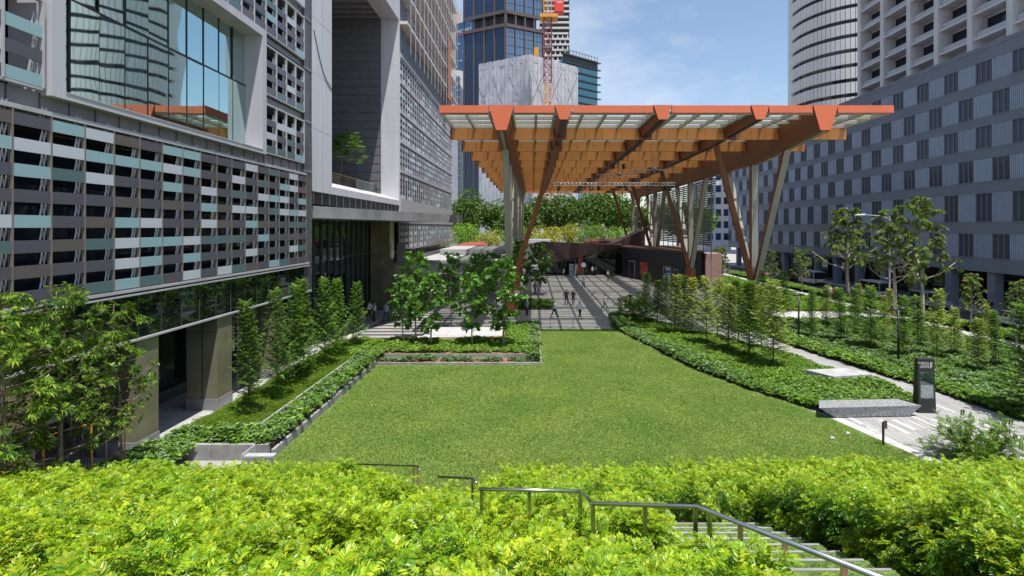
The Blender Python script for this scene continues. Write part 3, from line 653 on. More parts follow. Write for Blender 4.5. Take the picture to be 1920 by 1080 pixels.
can = part('entrance_canopy', MB().prism([(-15.6,36.2),(-15.0,36.2),(-7.7,57.0),(-8.2,58.4),(-15.0,64.0),(-19,62),(-19,36.2)], 9.32, 9.9), M['midgrey'], tow)
part('canopy_fascia', MB().bar((-14.96,36.2,9.78),(-7.64,57.0,9.62),0.06,0.82), mat('satin_steel_fascia',(0.30,0.30,0.32),0.3,metal=0.25,var=0.25,scale=0.5), can)
part('canopy_fascia', MB().bar((-7.64,57.02,9.62),(-8.14,58.45,9.62),0.06,0.82), M['midgrey'], can)
# lobby
for k in range(14):
    part('lobby_pane', MB().box(-17.43,-17.39,36.2+k*1.5,37.64+k*1.5,0.05,6.0), M['lobby'], tow)
    part('lobby_pane', MB().box(-17.43,-17.39,36.2+k*1.5,37.64+k*1.5,6.1,9.3), M['lobby'], tow)
    part('lobby_mullion', MB().box(-17.45,-17.25,37.64+k*1.5,37.70+k*1.5,0,9.31), M['darkgrey'], tow)
part('lobby_transom', MB().box(-17.47,-17.33,36.2,57.3,6.01,6.09), M['darkgrey'], tow)
part('lobby_core', MB().box(-30,-17.6,36,59.9,0,9.3), M['black'], tow)
c = part('entrance_column', MB().box(-17.3,-15.25,56.6,58.4,0.3,9.31), mat('olive_lobby_column',(0.24,0.22,0.13),0.25,metal=0.3,var=0.2,scale=0.8), tow)
part('plinth', MB().box(-17.33,-15.22,56.57,58.43,0,0.3), M['darkgrey'], c)
for zj in (3.0,5.9): part('panel_joint', MB().box(-17.3,-15.24,56.593,56.61,zj,zj+0.04), M['black'], c)
part('panel_joint', MB().box(-16.3,-16.26,56.592,56.61,0.3,9.3), M['black'], c)
part('hanging_sign', MB().box(-14.9,-14.0,58.2,58.4,4.6,7.0), M['midgrey'], tow)
# wing: base wall, panel bands, curtain wall above
WY0, WY1 = 59.97, 99.0
part('wing_wall', MB().box(-34,-15.3,WY0,WY1,6.1,28), M['glass_dark'], tow)
part('wing_base', MB().box(-34,-17.5,WY0,WY1,0,6.1), M['darkgrey'], tow)
bands = [6.3,12.0,15.35,18.7,22.05,25.4]; tops = [9.2,14.9,18.25,21.6,24.95,27.9]
mb = MB(); mf = MB(); nb = 32; bw = (WY1-WY0)/nb
for (za,zb) in zip(bands,tops):
    r = int((zb-za)/0.75)
    for k in range(nb):
        for i in range(r+1):
            z = za+0.75*i
            if z+0.38 < zb+0.2: mb.box(-15.06,-15.0,WY0+k*bw+0.06,WY0+(k+1)*bw-0.06,z,z+0.40)
for k in range(nb): mf.box(-15.12,-14.97,WY0+k*bw-0.03,WY0+k*bw+0.03,6.1,28)
tag(part('cladding_panels', mb, M['cladding'], tow), kind='stuff'); tag(part('cladding_fins', mf, M['white'], tow), kind='stuff')
for (za,zb) in ((9.25,11.95),(14.95,15.3),(18.3,18.65),(21.65,22.0),(25.0,25.35),(27.95,28.4)): part('wing_band', MB().box(-15.6,-14.93,WY0,WY1,za,zb), M['lightgrey'], tow)
part('wing_curtain_wall', MB().box(-34,-15.25,WY0,WY1,28.4,62), M['glass_blue'], tow)
for k in range(40): part('wing_mullion', MB().box(-15.24,-15.1,WY0+k*0.98,WY0+0.05+k*0.98,28.4,62), M['lightgrey'], tow)
for k in range(9):
    z = 31.6+k*3.35; part('wing_ledge', MB().box(-15.25,-14.15,WY0,WY1,z,z+0.35), M['offwhite'], tow)
    part('wing_guardrail', MB().box(-14.18,-14.14,WY0,WY1,z+1.2,z+1.25).box(-14.18,-14.14,WY0,WY1,z+0.8,z+0.83), M['lightgrey'], tow)
sm = MB().box(-0.03,0.03,-0.03,0.03,28.5,62).mesh('scaffold_pole',[M['lightgrey']])
for k in range(16): place(sm, 'scaffold_pole', tow, (-14.0, 61+k*2.5, 0))
part('debris_net', MB().box(-13.98,-13.94,87.5,90,30,40), mat('orange_netting',(0.45,0.16,0.08),0.8), tow)
for k in range(30): part('deck_railing_post', MB().box(-14.1,-14.06,61+k*1.3,61.04+k*1.3,5.2,6.3), M['steel'], tow)
part('deck_railing', MB().box(-14.12,-14.05,61,99,6.28,6.34), M['steel'], tow)
part('deck', MB().box(-17.4,-14.0,60.2,99,4.7,5.2), M['darkgrey'], tow)
# drooping service cable on the portal
pts = [(-14.97, 36.4+t*3.3, 22.2-3.2*t-0.9*math.sin(math.pi*t)*0.9) for t in np.linspace(0,1,12)]
tag(MB().tube(pts,0.025,5).build('service_cable', M['black']), 'thin black cable drooping across the white portal frame', 'cable')

# ------------------------------------------------------------------ copper canopy over the plaza
cnp = thing('plaza_canopy', 'huge copper orange canopy on V shaped columns over the plaza', 'canopy', (9.75,78,0))
CY0, CY1, CX0, CX1 = 40.0, 117.5, -7.05, 27.05
BX = [-2.4, 2.3, 9.7, 17.0, 21.9]
M['beamside'] = mat('shade_browned_copper_panel', lin(126,74,45), 0.5, var=0.14, scale=0.5)  # same copper panel as the front ends, browned to paint in the flank shade
for i, bx in enumerate(BX):
    outer = i in (0,4); wt, wb_ = (0.95,0.40) if outer else (0.70,0.32); zt = 17.9
    prof = [(CY0-0.06, 16.02 if outer else 16.82),(CY0+11, 15.0 if outer else 16.4),(CY1, 15.0 if outer else 16.4)]
    mb = MB()
    for (ya,za),(yb,zb) in zip(prof[:-1],prof[1:]):
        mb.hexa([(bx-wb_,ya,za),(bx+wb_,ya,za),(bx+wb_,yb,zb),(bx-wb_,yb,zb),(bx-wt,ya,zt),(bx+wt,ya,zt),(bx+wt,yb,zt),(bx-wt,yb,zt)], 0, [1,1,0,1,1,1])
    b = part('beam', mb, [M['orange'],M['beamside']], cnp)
    mb = MB()
    for (ya,za),(yb,zb) in zip(prof[:-1],prof[1:]): mb.bar((bx,ya+0.25,za-0.05),(bx,yb,zb-0.05),0.22,0.12)
    for yj in np.arange(CY0+3.5,CY1,3.55):
        f_ = min(1,(yj-CY0)/11.06); zb0 = prof[0][1]+(prof[1][1]-prof[0][1])*f_; e_ = 0.004
        part('panel_joint', MB().hexa([(bx-wb_-e_,yj,zb0-e_),(bx+wb_+e_,yj,zb0-e_),(bx+wb_+e_,yj+0.03,zb0-e_),(bx-wb_-e_,yj+0.03,zb0-e_),(bx-wt-e_,yj,zt-0.02),(bx+wt+e_,yj,zt-0.02),(bx+wt+e_,yj+0.03,zt-0.02),(bx-wt-e_,yj+0.03,zt-0.02)]), M['charcoal'], b)
    part('light_channel', mb, M['charcoal'] if not outer else M['cream'], b)
ends = [CX0]+BX+[CX1]
for i in range(6):
    a = ends[i] + (0 if i == 0 else (0.95 if i in (1,5) else 0.70)); b = ends[i+1] - (0 if i == 5 else (0.95 if i in (0,4) else 0.70))
    part('fascia', MB().box(a,b,CY0,CY0+0.25,17.33,17.88), M['orange'], cnp)
part('side_fascia', MB().box(CX0,CX0+0.2,CY0+0.26,CY1,17.4,17.88), M['orange'], cnp)
part('side_fascia', MB().box(CX1-0.2,CX1,CY0+0.26,CY1,17.4,17.88), M['orange'], cnp)
PUR = [46.2+7.1*k for k in range(11)]
segs = []
for i in range(6):
    a, b = ends[i], ends[i+1]
    if i > 0: a += 0.55
    if i < 5: b -= 0.55
    n = max(1, round((b-a)/1.48))
    for j in range(n): segs.append((a+(b-a)*j/n, a+(b-a)*(j+1)/n))
pmz = {}
for y in PUR:
    p = part('purlin', MB().box(CX0-0.15,CX1+0.1,y+0.03,y+0.42,16.36,17.42), M['brown'], cnp)
    for (a,b) in segs:
        w = round(b-a,3)
        if w not in pmz: pmz[w] = MB().box(-w/2+0.012,w/2-0.012,-0.02,0.02,0,1.08).mesh('purlin_panel',[M['gold']])
        place(pmz[w], 'purlin_panel', p, ((a+b)/2, y, 16.33), (R(4),0,0))
# glazing bars and panes
gx = [CX0+0.2+k*1.765 for k in range(20)]; gy = [CY0+0.3+k*1.775 for k in range(44)]
for x in gx: part('glazing_bar', MB().box(x-0.09,x+0.09,CY0+0.26,CY1,17.2,17.5), M['cream'], cnp)
for y in gy:
    if min(abs(y-p-0.2) for p in PUR) > 0.5: part('cross_bar', MB().box(CX0+0.2,CX1-0.2,y-0.10,y+0.10,17.22,17.47), M['cream'], cnp)
pane = MB().box(0.04,1.725,0.06,1.715,0,0.03).mesh('roof_pane',[M['roofglass']])
for j in range(4):
    for x in gx[:-1]: place(pane, 'roof_pane', cnp, (x, gy[j], 17.52))
mb = MB()
for j in range(4,43):
    for x in gx[:-1]: mb.box(x+0.04,x+1.725,gy[j]+0.06,gy[j]+1.715,17.52,17.55)
tag(part('roof_glazing', mb, M['roofglass'], cnp), kind='stuff')
# V columns
two = [0,0,1,0,1,0]   # strut ends / brown flanks / pale front and back
def strut(p, q, w, mats, ms, parent, h=None):
    mb = MB(); p, q = Vector(p), Vector(q); h = h or w
    a = Vector((w/2,0,0)); b = Vector((0,h/2,0))
    mb.hexa([p-a-b,p+a-b,p+a+b,p-a+b,q-a-b,q+a-b,q+a+b,q-a+b], 0, ms); return mb.build('strut', mats, parent)
AP = 2.9
for side_x, inner_x in ((21.9,17.0),(-2.4,2.3)):
    for k in range(4):
        yk = 53.0+21.4*k
        if yk > CY1: yk = CY1-1
        strut((side_x,yk,AP),(side_x,yk,15.05),0.62,[M['brown'],M['cream']],two,cnp)
        strut((side_x+0.05,yk-0.2,AP),(side_x,yk-6.9,15.4 if k == 0 else 15.05),0.55,[M['brown'],M['cream']],two,cnp)
        if yk+6.9 < CY1: strut((side_x-0.05,yk+0.2,AP),(side_x,yk+6.9,15.05),0.55,[M['brown'],M['cream']],two,cnp)
        s_ = 1 if inner_x > side_x else -1
        strut((side_x+s_*0.2,yk-0.3,AP),(inner_x,yk-3.2,16.6),0.46,[M['beamside'],M['brown']],[0]*6,cnp,0.5)
        part('column_foot', MB().hexa([(side_x-0.55,yk-0.6,0),(side_x+0.55,yk-0.6,0),(side_x+0.55,yk+0.6,0),(side_x-0.55,yk+0.6,0),(side_x-0.5,yk-0.7,AP+0.25),(side_x+0.5,yk-0.7,AP+0.25),(side_x+0.5,yk+0.7,AP+0.25),(side_x-0.5,yk+0.7,AP+0.25)]), M['brown'], cnp)

# louvre screen beside the right columns
lv = thing('louvre_screen', 'tall screen of horizontal grey green louvres beyond the right columns', 'louvre screen', (24.6,92,0))
for k in range(30):
    z = 6.2+k*0.31; y0 = 71.5+ (15.4-z)*0.25
    part('louvre', MB().hexa([(24.4,y0,z),(24.58,y0,z+0.02),(24.58,112,z+0.02),(24.4,112,z),(24.4,y0,z+0.2),(24.58,y0,z+0.22),(24.58,112,z+0.22),(24.4,112,z+0.2)]), mat('louvre_blade',(0.085,0.105,0.095),0.5) if k == 0 else bpy.data.materials['louvre_blade'], lv)
for k in range(12): part('post', MB().box(24.66,24.78,74+k*3.4,74.12+k*3.4,0,15.5), M['midgrey'], lv)

# stage truss, spotlights, fans
tr = thing('lighting_truss', 'aluminium lighting truss hanging across the plaza under the canopy', 'truss', (10.5,70,0))
mb = MB()
for (dy,z) in ((-0.2,14.6),(0.2,14.6),(0,14.25)): part('chord', MB().tube([(2.6,70+dy,z),(18.6,70+dy,z)],0.05,6), M['steel'], tr)
for k in range(32):
    x = 2.6+k*0.5
    for dy in (-0.2,0.2): mb.tube([(x,70+dy,14.6),(x+0.25,70,14.25)],0.022,4); mb.tube([(x+0.25,70,14.25),(x+0.5,70+dy,14.6)],0.022,4)
tag(part('web', mb, M['steel'], tr), kind='stuff')
for x in (4,9.7,16.8): part('hanger', MB().tube([(x,70,14.6),(x,70,16.4)],0.02,5), M['charcoal'], tr)
def spotlight(loc, tilt, rz, label):
    t = thing('spotlight', label, 'spotlight', loc, rz, 'stage spotlights under the canopy')
    o = MB().lathe([(0.10,-0.38),(0.16,-0.34),(0.16,-0.05),(0.20,0.0),(0.21,0.12),(0.17,0.12),(0.15,0.06)],10).build('housing', M['black'], t, True, True); o.rotation_euler = (R(180-tilt),0,0); o.location = (0,0,-0.45)
    MB().bar((-0.24,0,-0.45),(-0.24,0,-0.05),0.05,0.03).bar((0.24,0,-0.45),(0.24,0,-0.05),0.05,0.03).bar((-0.25,0,-0.05),(0.25,0,-0.05),0.05,0.04).build('yoke', M['black'], t, False, True)
for i,(x,tl) in enumerate(((3.3,40),(6.0,30),(7.6,15),(8.6,-25),(12.2,35),(15.0,30),(17.2,20),(17.9,35))):
    nm = ('first','second','third','fourth','fifth','sixth','seventh','eighth')[i]
    spotlight((x,70,14.22), tl, 0.6*((i%3)-1), 'black stage spotlight on the truss, %s from the left' % nm)
for i,x in enumerate((9.3,10.6)): spotlight((x,62.5,16.2), 10, 0.3*i, 'pair of black spotlights under the middle beam, %s one' % ('left','right')[i])
for (x,y,lb) in ((10.6,66,'ceiling fan under the canopy near the middle beam'),(13.6,60,'ceiling fan under the canopy right of the middle beam')):
    t = thing('ceiling_fan', 'large grey '+lb, 'fan', (x,y,15.2), 0.3, 'large fans under the canopy')
    MB().tube([(0,0,0.2),(0,0,1.6)],0.05,6).build('rod', M['midgrey'], t, False, True)
    MB().lathe([(0.15,-0.12),(0.28,-0.05),(0.28,0.15),(0.12,0.35)],10).build('motor', M['midgrey'], t, True, True)
    for k in range(6):
        a = k*math.pi/3; d = Vector((math.cos(a),math.sin(a),0)); MB().bar(d*0.25,d*2.9,0.24,0.035).build('blade', M['lightgrey'], t, False, True)

# ------------------------------------------------------------------ shops and low roofs at the back of the plaza
shop = thing('plaza_shop', 'dark maroon shop with a wedge shaped panelled fascia at the back of the plaza', 'building', (9,99,0))
A, B_ = Vector((1.3,95,0)), Vector((16.3,97.5,0)); n = 11
for k in range(n):
    p = A.lerp(B_,k/n); q = A.lerp(B_,(k+1)/n); d = (q-p)*0.01
    zb = lambda t: 2.0+3.1*t
    ta, tb = k/n, (k+1)/n
    za, zb_ = zb(ta), zb(tb); top = lambda t: 6.3-0.75*t
    mb = MB(); p2, q2 = p+d, q-d
    mb.hexa([(p2.x,p2.y,za),(q2.x,q2.y,zb_),(q2.x,q2.y+0.3,zb_),(p2.x,p2.y+0.3,za),(p2.x,p2.y-0.35,top(ta)),(q2.x,q2.y-0.35,top(tb)),(q2.x,q2.y+0.3,top(tb)),(p2.x,p2.y+0.3,top(ta))])
    part('fascia_panel', mb, M['maroon'], shop)
part('roof', MB().prism([(1.0,95.4),(16.4,97.9),(18,108),(0,108)],5.3,5.5), M['darkgrey'], shop)
part('wall', MB().box(1.0,17,100.2,107,0,5.3), M['charcoal'], shop)
for k in range(8): part('shopfront_pane', MB().box(2.0+k*1.9,3.8+k*1.9,100.05,100.1,0.2,3.9), M['lobby'], shop)
part('pillar', MB().box(8.3,9.1,98.6,99.4,0,4.6), M['orange'], shop)
kio = thing('corner_shop', 'black flat roofed shop wall with dark doorways below the right columns', 'building', (19,87,0))
part('wall', MB().prism([(16.0,96.2),(21.6,76.6),(24.2,76.6),(30,100),(18,103)],0,5.1), mat('black_cladding',(0.022,0.02,0.024),0.55), kio)
part('roof_edge', MB().prism([(15.8,96.3),(21.55,76.3),(24.4,76.3),(30.2,100.2),(18,103.3)],5.1,5.35), mat('rust_roof_edge',(0.12,0.055,0.04),0.7), kio)
def on_wall(t, w, z0, z1, m, name, off=0.06):
    p = Vector((16.0,96.2,0)).lerp(Vector((21.6,76.6,0)), t); d = (Vector((21.6,76.6,0))-Vector((16.0,96.2,0))).normalized(); nrm = Vector((d.y,-d.x,0))
    if nrm.x > 0: nrm = -nrm
    a = p-d*w/2+nrm*off; b = p+d*w/2+nrm*off
    return part(name, MB().bar((a.x,a.y,(z0+z1)/2),(b.x,b.y,(z0+z1)/2),0.08,z1-z0), m, kio)
on_wall(0.20,2.2,0,3.0,M['lightgrey'],'door_frame'); on_wall(0.20,1.8,0,2.85,M['black'],'door',0.10)
on_wall(0.42,2.6,0.8,3.0,mat('red_orange_mural',(0.45,0.08,0.04),0.6,var=0.9,scale=2.4),'mural')
on_wall(0.78,2.2,0,2.8,M['lightgrey'],'door_frame'); on_wall(0.78,1.8,0,2.65,M['glass_navy'],'door',0.10)
on_wall(0.90,1.4,0,2.6,M['lightgrey'],'door_frame'); on_wall(0.90,1.15,0,2.5,M['black'],'door',0.10)
wl_ = thing('rose_wall', 'dusty rose wall slab beside the black corner shop', 'wall', (24.6,76.5,0)); part('slab', MB().prism([(24.6,76.2),(26.9,76.2),(27.2,80),(24.6,80)],0,5.0), M['pinkwall'], wl_)
ms_ = thing('maroon_stair_block', 'angular maroon block behind the black corner shop', 'building', (16.5,105,0))
part('wall', MB().hexa([(15.5,104,0),(21.8,104,0),(21.8,110,0),(15.5,110,0),(15.5,104,5.6),(21.8,104,8.4),(21.8,110,8.4),(15.5,110,5.6)]), M['maroon'], ms_)
rr = thing('red_roof_shelter', 'low red orange folded roof in front of the park trees on the left', 'roof', (-14,112,0))
part('roof', MB().hexa([(-17,110,4.4),(-10,110,4.7),(-10,118,5.0),(-17,118,4.8),(-17,110,4.6),(-10,110,5.2),(-11,118,5.7),(-15,118,5.5)]), M['redroof'], rr)
rr = thing('red_roof_shelter', 'small red orange roof peeking over the maroon shop fascia', 'roof', (15,116,0))
part('roof', MB().hexa([(11,112,4.4),(19,112,4.4),(19,118,5),(11,118,5),(11,112,5.7),(19,112,6.1),(19,118,6.4),(11,118,6.2)]), M['redroof'], rr)
pv = thing('flat_roof_pavilion', 'low white pavilion with flat concrete roofs left of the canopy', 'building', (-9.5,70,0))
part('wall', MB().prism([(-13.6,61.5),(-8.2,61.5),(-5,78),(-13.6,78)],0,4.6), M['offwhite'], pv)
part('roof', MB().prism([(-13.9,61.2),(-8.0,61.2),(-4.7,78.2),(-13.9,78.2)],4.61,4.95), M['concrete'], pv)
part('roof', MB().prism([(-13,74),(-3.8,74),(-3.8,88),(-13,88)],5.0,5.7), M['concrete'], pv)
part('awning', MB().prism([(-8.0,61.25),(-2.9,66),(-4.8,78),(-7.2,78)],4.2,4.55), M['midgrey'], pv)
for k in range(4): part('window_pane', MB().box(-13.2+k*1.25,-12.15+k*1.25,61.42,61.47,0.6,3.4), M['glass_dark'], pv)
bw_ = thing('bus_shelter_roof', 'pale flat road shelter far behind the plaza shop', 'shelter', (-3,125,0))
part('roof', MB().box(-5,4,124,128,5.2,6.0), M['white'], bw_); part('wall', MB().box(-5,3,127,127.4,0,5.2), M['offwhite'], bw_)

# ------------------------------------------------------------------ right: long grey block with louvre panels
gb = thing('grey_hotel_block', 'long blue grey block with checkerboard windows and ribbed panels over a dark arcade', 'building', (46,80,0))
M['greywall'] = mat('blue_grey_render', (0.20,0.222,0.275), 0.75, var=0.07, scale=0.5, streak=True)
M['louvre'] = mat('ribbed_panel', (0.38,0.43,0.54), 0.4, var=0.06, objvar=0.08)
M['winframe'] = mat('window_dark_frame', (0.20,0.21,0.245), 0.5)
M['hotelglass'] = mirror_glass('curtained_glazing', (0.085,0.092,0.118), (0.4,0.45,0.55), 0.04, rough=0.12)
part('core', MB().box(46.55,63.5,34,126,4.4,27.1), M['greywall'], gb)
ROWS = [(5.6,8.1),(9.3,12.25),(13.4,15.75),(16.8,19.1),(20.0,22.35),(23.5,25.7)]
prev = 4.2
for (a,b) in ROWS+[(27.2,None)]:
    part('spandrel', MB().box(46.0,46.6,34,126,prev,a), M['greywall'], gb); prev = b
part('parapet', MB().box(45.96,46.5,34,126,26.9,27.3), M['greywall'], gb)
part('soffit', MB().box(46.6,60,34,126,4.2,4.39), M['charcoal'], gb)
wm, lm = {}, {}
PIT = 4.255
for r,(a,b) in enumerate(ROWS):
    H = b-a
    m1 = MB().box(0.0,0.04,0.0,2.0,0,H,0)
    for y in (0.0,0.64,1.30,1.94): m1.box(-0.10,0.0,y,y+0.05,0,H,1)
    m1.box(-0.12,0.0,0.05,1.94,0,0.06,1); m1.box(-0.12,0.0,0.05,1.94,H-0.06,H,1)
    wmesh = m1.mesh('window', [M['hotelglass'],M['winframe']])
    m2 = MB().box(0.0,0.05,0,2.25,0,H,0)
    for j in range(11): m2.box(-0.10,0.0,0.04+j*0.205,0.145+j*0.205,0.02,H-0.02,0)
    lmesh = m2.mesh('ribbed_panel', [M['louvre']])
    sill = MB().box(-0.06,0.25,0,2.0,-0.05,0).mesh('window_sill', [M['midgrey']])
    for k in range(-2,17):
        y = 53.52+PIT*k
        odd = r % 2 == 1
        yw, yl = (y, y+2.0) if odd else (y+2.25, y)
        place(wmesh, 'window', gb, (46.13, yw, a)); place(lmesh, 'ribbed_panel', gb, (46.10, yl, a)); place(sill,'window_sill',gb,(46.0,yw,a))
for k in range(16): part('arcade_column', MB().box(46.2,47.1,36.6+5.6*k,37.5+5.6*k,0,4.2), M['greywall'], gb)
part('shop_wall', MB().box(51,52,34,126,0,4.2), M['charcoal'], gb)
for k in range(18): part('shopfront_pane', MB().box(50.9,50.95,36+k*5,39.4+k*5,0.3,3.2), M['lobby'], gb)
part('doorway', MB().box(49.6,50.9,60.3,62.2,0,3.6), mat('rust_door',(0.16,0.07,0.035),0.6), gb)
part('arcade_floor', MB().box(45.42,51,34,126,-0.02,0.12), M['granite_light'], gb)

wt_ = thing('balcony_tower', 'pale concrete tower with deep gridded balconies rising behind the grey block', 'building', (64,88,0))
part('core', MB().box(66.2,84,68,104.6,20,100), M['offwhite'], wt_)
fy = [64/.995,64/.895,64/.82,64/.757,64/.705,64/.655,64/.612]
for y in fy: part('fin', MB().box(63.8,66.2,y-0.45,y+0.45,24,100), M['offwhite'], wt_)
for k in range(18):
    z = 32.1+3.7*k
    part('balcony_slab', MB().box(63.95,66.2,fy[0],fy[-1],z,z+0.28), M['offwhite'], wt_)
    for a,b in zip(fy[:-1],fy[1:]):
        if k < 12:
            part('balcony_parapet', MB().box(64.3,64.42,a+0.46,b-0.46,z+0.28,z+1.15), M['lightgrey'], wt_)
            part('window', MB().box(66.08,66.16,a+0.5,b-0.5,z+1.0,z+3.3), M['glass_dark'], wt_)
    part('end_balcony', MB().hexa([(64,fy[-1]+0.46,z+0.3),(66.5,fy[-1]+0.46,z+0.3),(66.5,fy[-1]+3.0,z+0.3),(65.6,fy[-1]+3.0,z+0.3),(64,fy[-1]+0.46,z+1.3),(66.5,fy[-1]+0.46,z+1.3),(66.5,fy[-1]+2.2,z+1.3),(65.4,fy[-1]+2.0,z+1.3)]), M['offwhite'], wt_)

rt = thing('round_tower', 'round white office tower with dark ribbon windows behind the grey block', 'building', (97,162,0))
part('glazed_core', MB().lathe([(16.6,0),(16.6,128)],64,(97,162)), M['glass_dark'], rt, True)
M['rtband'] = mat('ribbed_white_band', (0.60,0.58,0.575), 0.55, var=0.05, scale=0.6, streak=True)
bandm = MB()
N = 88
for i in range(N):
    a0, a1 = 2*math.pi*i/N+0.004, 2*math.pi*(i+1)/N-0.004
    p = [(r*math.cos(a),r*math.sin(a)) for r,a in ((16.5,a0),(17.2,a0),(17.2,a1),(16.5,a1))]
    bandm.prism([p[0],p[1],p[2],p[3]],0,3.0)
bme = bandm.mesh('spandrel_band',[M['rtband']])
for k in range(30): place(bme, 'spandrel_band', rt, (97,162,5+4.1*k))
part('stair_core', MB().prism([(80.4,166),(83.2,163.5),(86,172),(83,174)],0,126), M['rtband'], rt)
for k in range(30): part('stair_window', MB().bar((81.5,164.95,8.9+4.1*k),(82.6,163.98,8.9+4.1*k),0.15,1.4), M['glass_dark'], rt)

# ------------------------------------------------------------------ skyline behind the canopy
def face_frame(a, b):
    a, b = Vector(a+(0,)), Vector(b+(0,)); d = (b-a); L = d.length; d.normalize(); n = Vector((d.y,-d.x,0))
    if n.y > 0: n = -n
    return a, d, n, L
def facebox(mb, fr, u0, u1, z0, z1, o0, o1, m=0):
    a, d, n, L = fr
    p = [a+d*u0+n*o0, a+d*u1+n*o0, a+d*u1+n*o1, a+d*u0+n*o1]
    mb.hexa([(q.x,q.y,z0) for q in p]+[(q.x,q.y,z1) for q in p], m); return mb
dt = thing('dark_glass_tower', 'tall navy glass tower with bronze fins and an open belt storey', 'building', (-13.5,260,0))
cA, cB, cC, cD = (-35,271.0),(-13.5,260),(4.8,269.5),(-16.5,281)
part('lower_core', MB().prism([cA,cB,cC,cD],0,107.5), M['glass_navy'], dt)
part('belt_core', MB().prism([(-31,271),(-13.5,262.5),(1.5,269.6),(-16.5,279)],107.5,114), M['charcoal'], dt)
part('upper_core', MB().prism([cA,cB,cC,cD],114,175), M['glass_navy'], dt)
for (p,q,gm) in ((cA,cB,'glass_navy'),(cB,cC,'glass_pale')):
    fr = face_frame(p,q); L = fr[3]
    for i in range(5):
        u = L*i/4; mb = MB(); facebox(mb,fr,u-0.42,u+0.42,0,175,0.03,0.7); part('fin', mb, M['bronze'], dt)
    for i in range(4):
        for (z0,z1) in ((0,107.3),(114.2,175)):
            mb = MB(); facebox(mb,fr,L*i/4+0.6,L*(i+1)/4-0.6,z0,z1,0.02,0.12); part('bay_glazing', mb, M[gm], dt)
            mb = MB()
            for j in range(1,5): u = L*i/4+0.6+(L/4-1.2)*j/5; facebox(mb,fr,u-0.06,u+0.06,z0,z1,0.12,0.3)
            for z in np.arange(max(z0,60),z1,4.2): facebox(mb,fr,L*i/4+0.6,L*(i+1)/4-0.6,z,z+0.25,0.12,0.2)
            tag(part('mullions', mb, M['charcoal'], dt), kind='stuff')
    for (z0,z1) in ((106.6,108.2),(113.2,114.8)): mb = MB(); facebox(mb,fr,0,L,z0,z1,-0.1,1.0); part('belt_edge', mb, M['bronze'], dt)

wr = thing('wrapped_building', 'boxy building wrapped in pale grey scaffold sheeting behind the canopy', 'building', (-1.5,190,0))
def tarp():
    m, n, l, b = principled('scaffold_sheeting'); t = n.new('ShaderNodeTexCoord'); mp_ = n.new('ShaderNodeMapping'); mp_.inputs['Scale'].default_value = (0.55,0.55,0.16); l.new(t.outputs['Object'], mp_.inputs[0])
    ns = n.new('ShaderNodeTexNoise'); ns.inputs['Scale'].default_value = 1.2; ns.inputs['Detail'].default_value = 6; l.new(mp_.outputs[0], ns.inputs['Vector'])
    rp = n.new('ShaderNodeValToRGB'); rp.color_ramp.elements[0].color = (0.36,0.37,0.41,1); rp.color_ramp.elements[1].color = (0.50,0.51,0.55,1); l.new(ns.outputs['Fac'], rp.inputs[0]); l.new(rp.outputs[0], b.inputs['Base Color'])
    sp = n.new('ShaderNodeSeparateXYZ'); cb_ = n.new('ShaderNodeCombineXYZ'); l.new(t.outputs['Object'], sp.inputs[0]); l.new(sp.outputs['X'], cb_.inputs['X']); l.new(sp.outputs['Z'], cb_.inputs['Y'])
    br = n.new('ShaderNodeTexBrick'); br.offset = 0.0; br.inputs['Scale'].default_value = 1; br.inputs['Brick Width'].default_value = 1.5; br.inputs['Row Height'].default_value = 3.4; br.inputs['Mortar Size'].default_value = 0.10; br.inputs['Mortar Smooth'].default_value = 1.0
    br.inputs['Color1'].default_value = (1,1,1,1); br.inputs['Color2'].default_value = (0.86,0.86,0.88,1); br.inputs['Mortar'].default_value = (0.62,0.62,0.66,1); l.new(cb_.outputs[0], br.inputs['Vector'])
    mu = n.new('ShaderNodeMixRGB'); mu.blend_type = 'MULTIPLY'; mu.inputs[0].default_value = 1.0; l.new(rp.outputs[0], mu.inputs[1]); l.new(br.outputs['Color'], mu.inputs[2]); l.new(mu.outputs[0], b.inputs['Base Color'])
    bp = n.new('ShaderNodeBump'); bp.inputs['Strength'].default_value = 0.6; bp.inputs['Distance'].default_value = 0.3; bp.invert = True; l.new(br.outputs['Fac'], bp.inputs['Height']); l.new(bp.outputs[0], b.inputs['Normal']); b.inputs['Roughness'].default_value = 0.8
    return m
M['tarp'] = tarp()
wA, wB, wC = (-20.6,201.5),(-1.5,190),(17.2,205.5)
for (p,q) in ((wA,wB),(wB,wC)):
    fr = face_frame(p,q); L = fr[3]; mb = MB(); nu, nz_ = 28, 40; ids = {}
    for i in range(nu+1):
        for j in range(nz_+1):
            u = L*i/nu; z = 70.5*j/nz_; o = 0.10*math.sin(i*2.2)*math.cos(j*0.8+i)+0.09*rng.normal(); zz = z+(0.12*math.sin(i*1.3)+0.12*math.sin(i*2.9) if j == nz_ else 0)
            q_ = fr[0]+fr[1]*u+fr[2]*(o if 0 < i < nu else 0); ids[i,j] = len(mb.v); mb.v.append((q_.x,q_.y,zz))
    for i in range(nu):
        for j in range(nz_): mb.f.append((ids[i,j],ids[i+1,j],ids[i+1,j+1],ids[i,j+1])); mb.m.append(0)
    part('sheeting', mb, M['tarp'], wr, True)
    for i in range(3):
        for (s0,s1) in ((0,1),(1,0)):
            u0 = L*(i+0.05+s0*0.9)/3; u1 = L*(i+0.05+s1*0.9)/3; a_, d_, n_, _ = fr
            P0 = a_+d_*u0+n_*0.7; P1 = a_+d_*u1+n_*0.7
            for zz in (36,54): part('brace', MB().bar((P0.x,P0.y,zz),(P1.x,P1.y,zz+15),0.13,0.13), M['lightgrey'], wr)
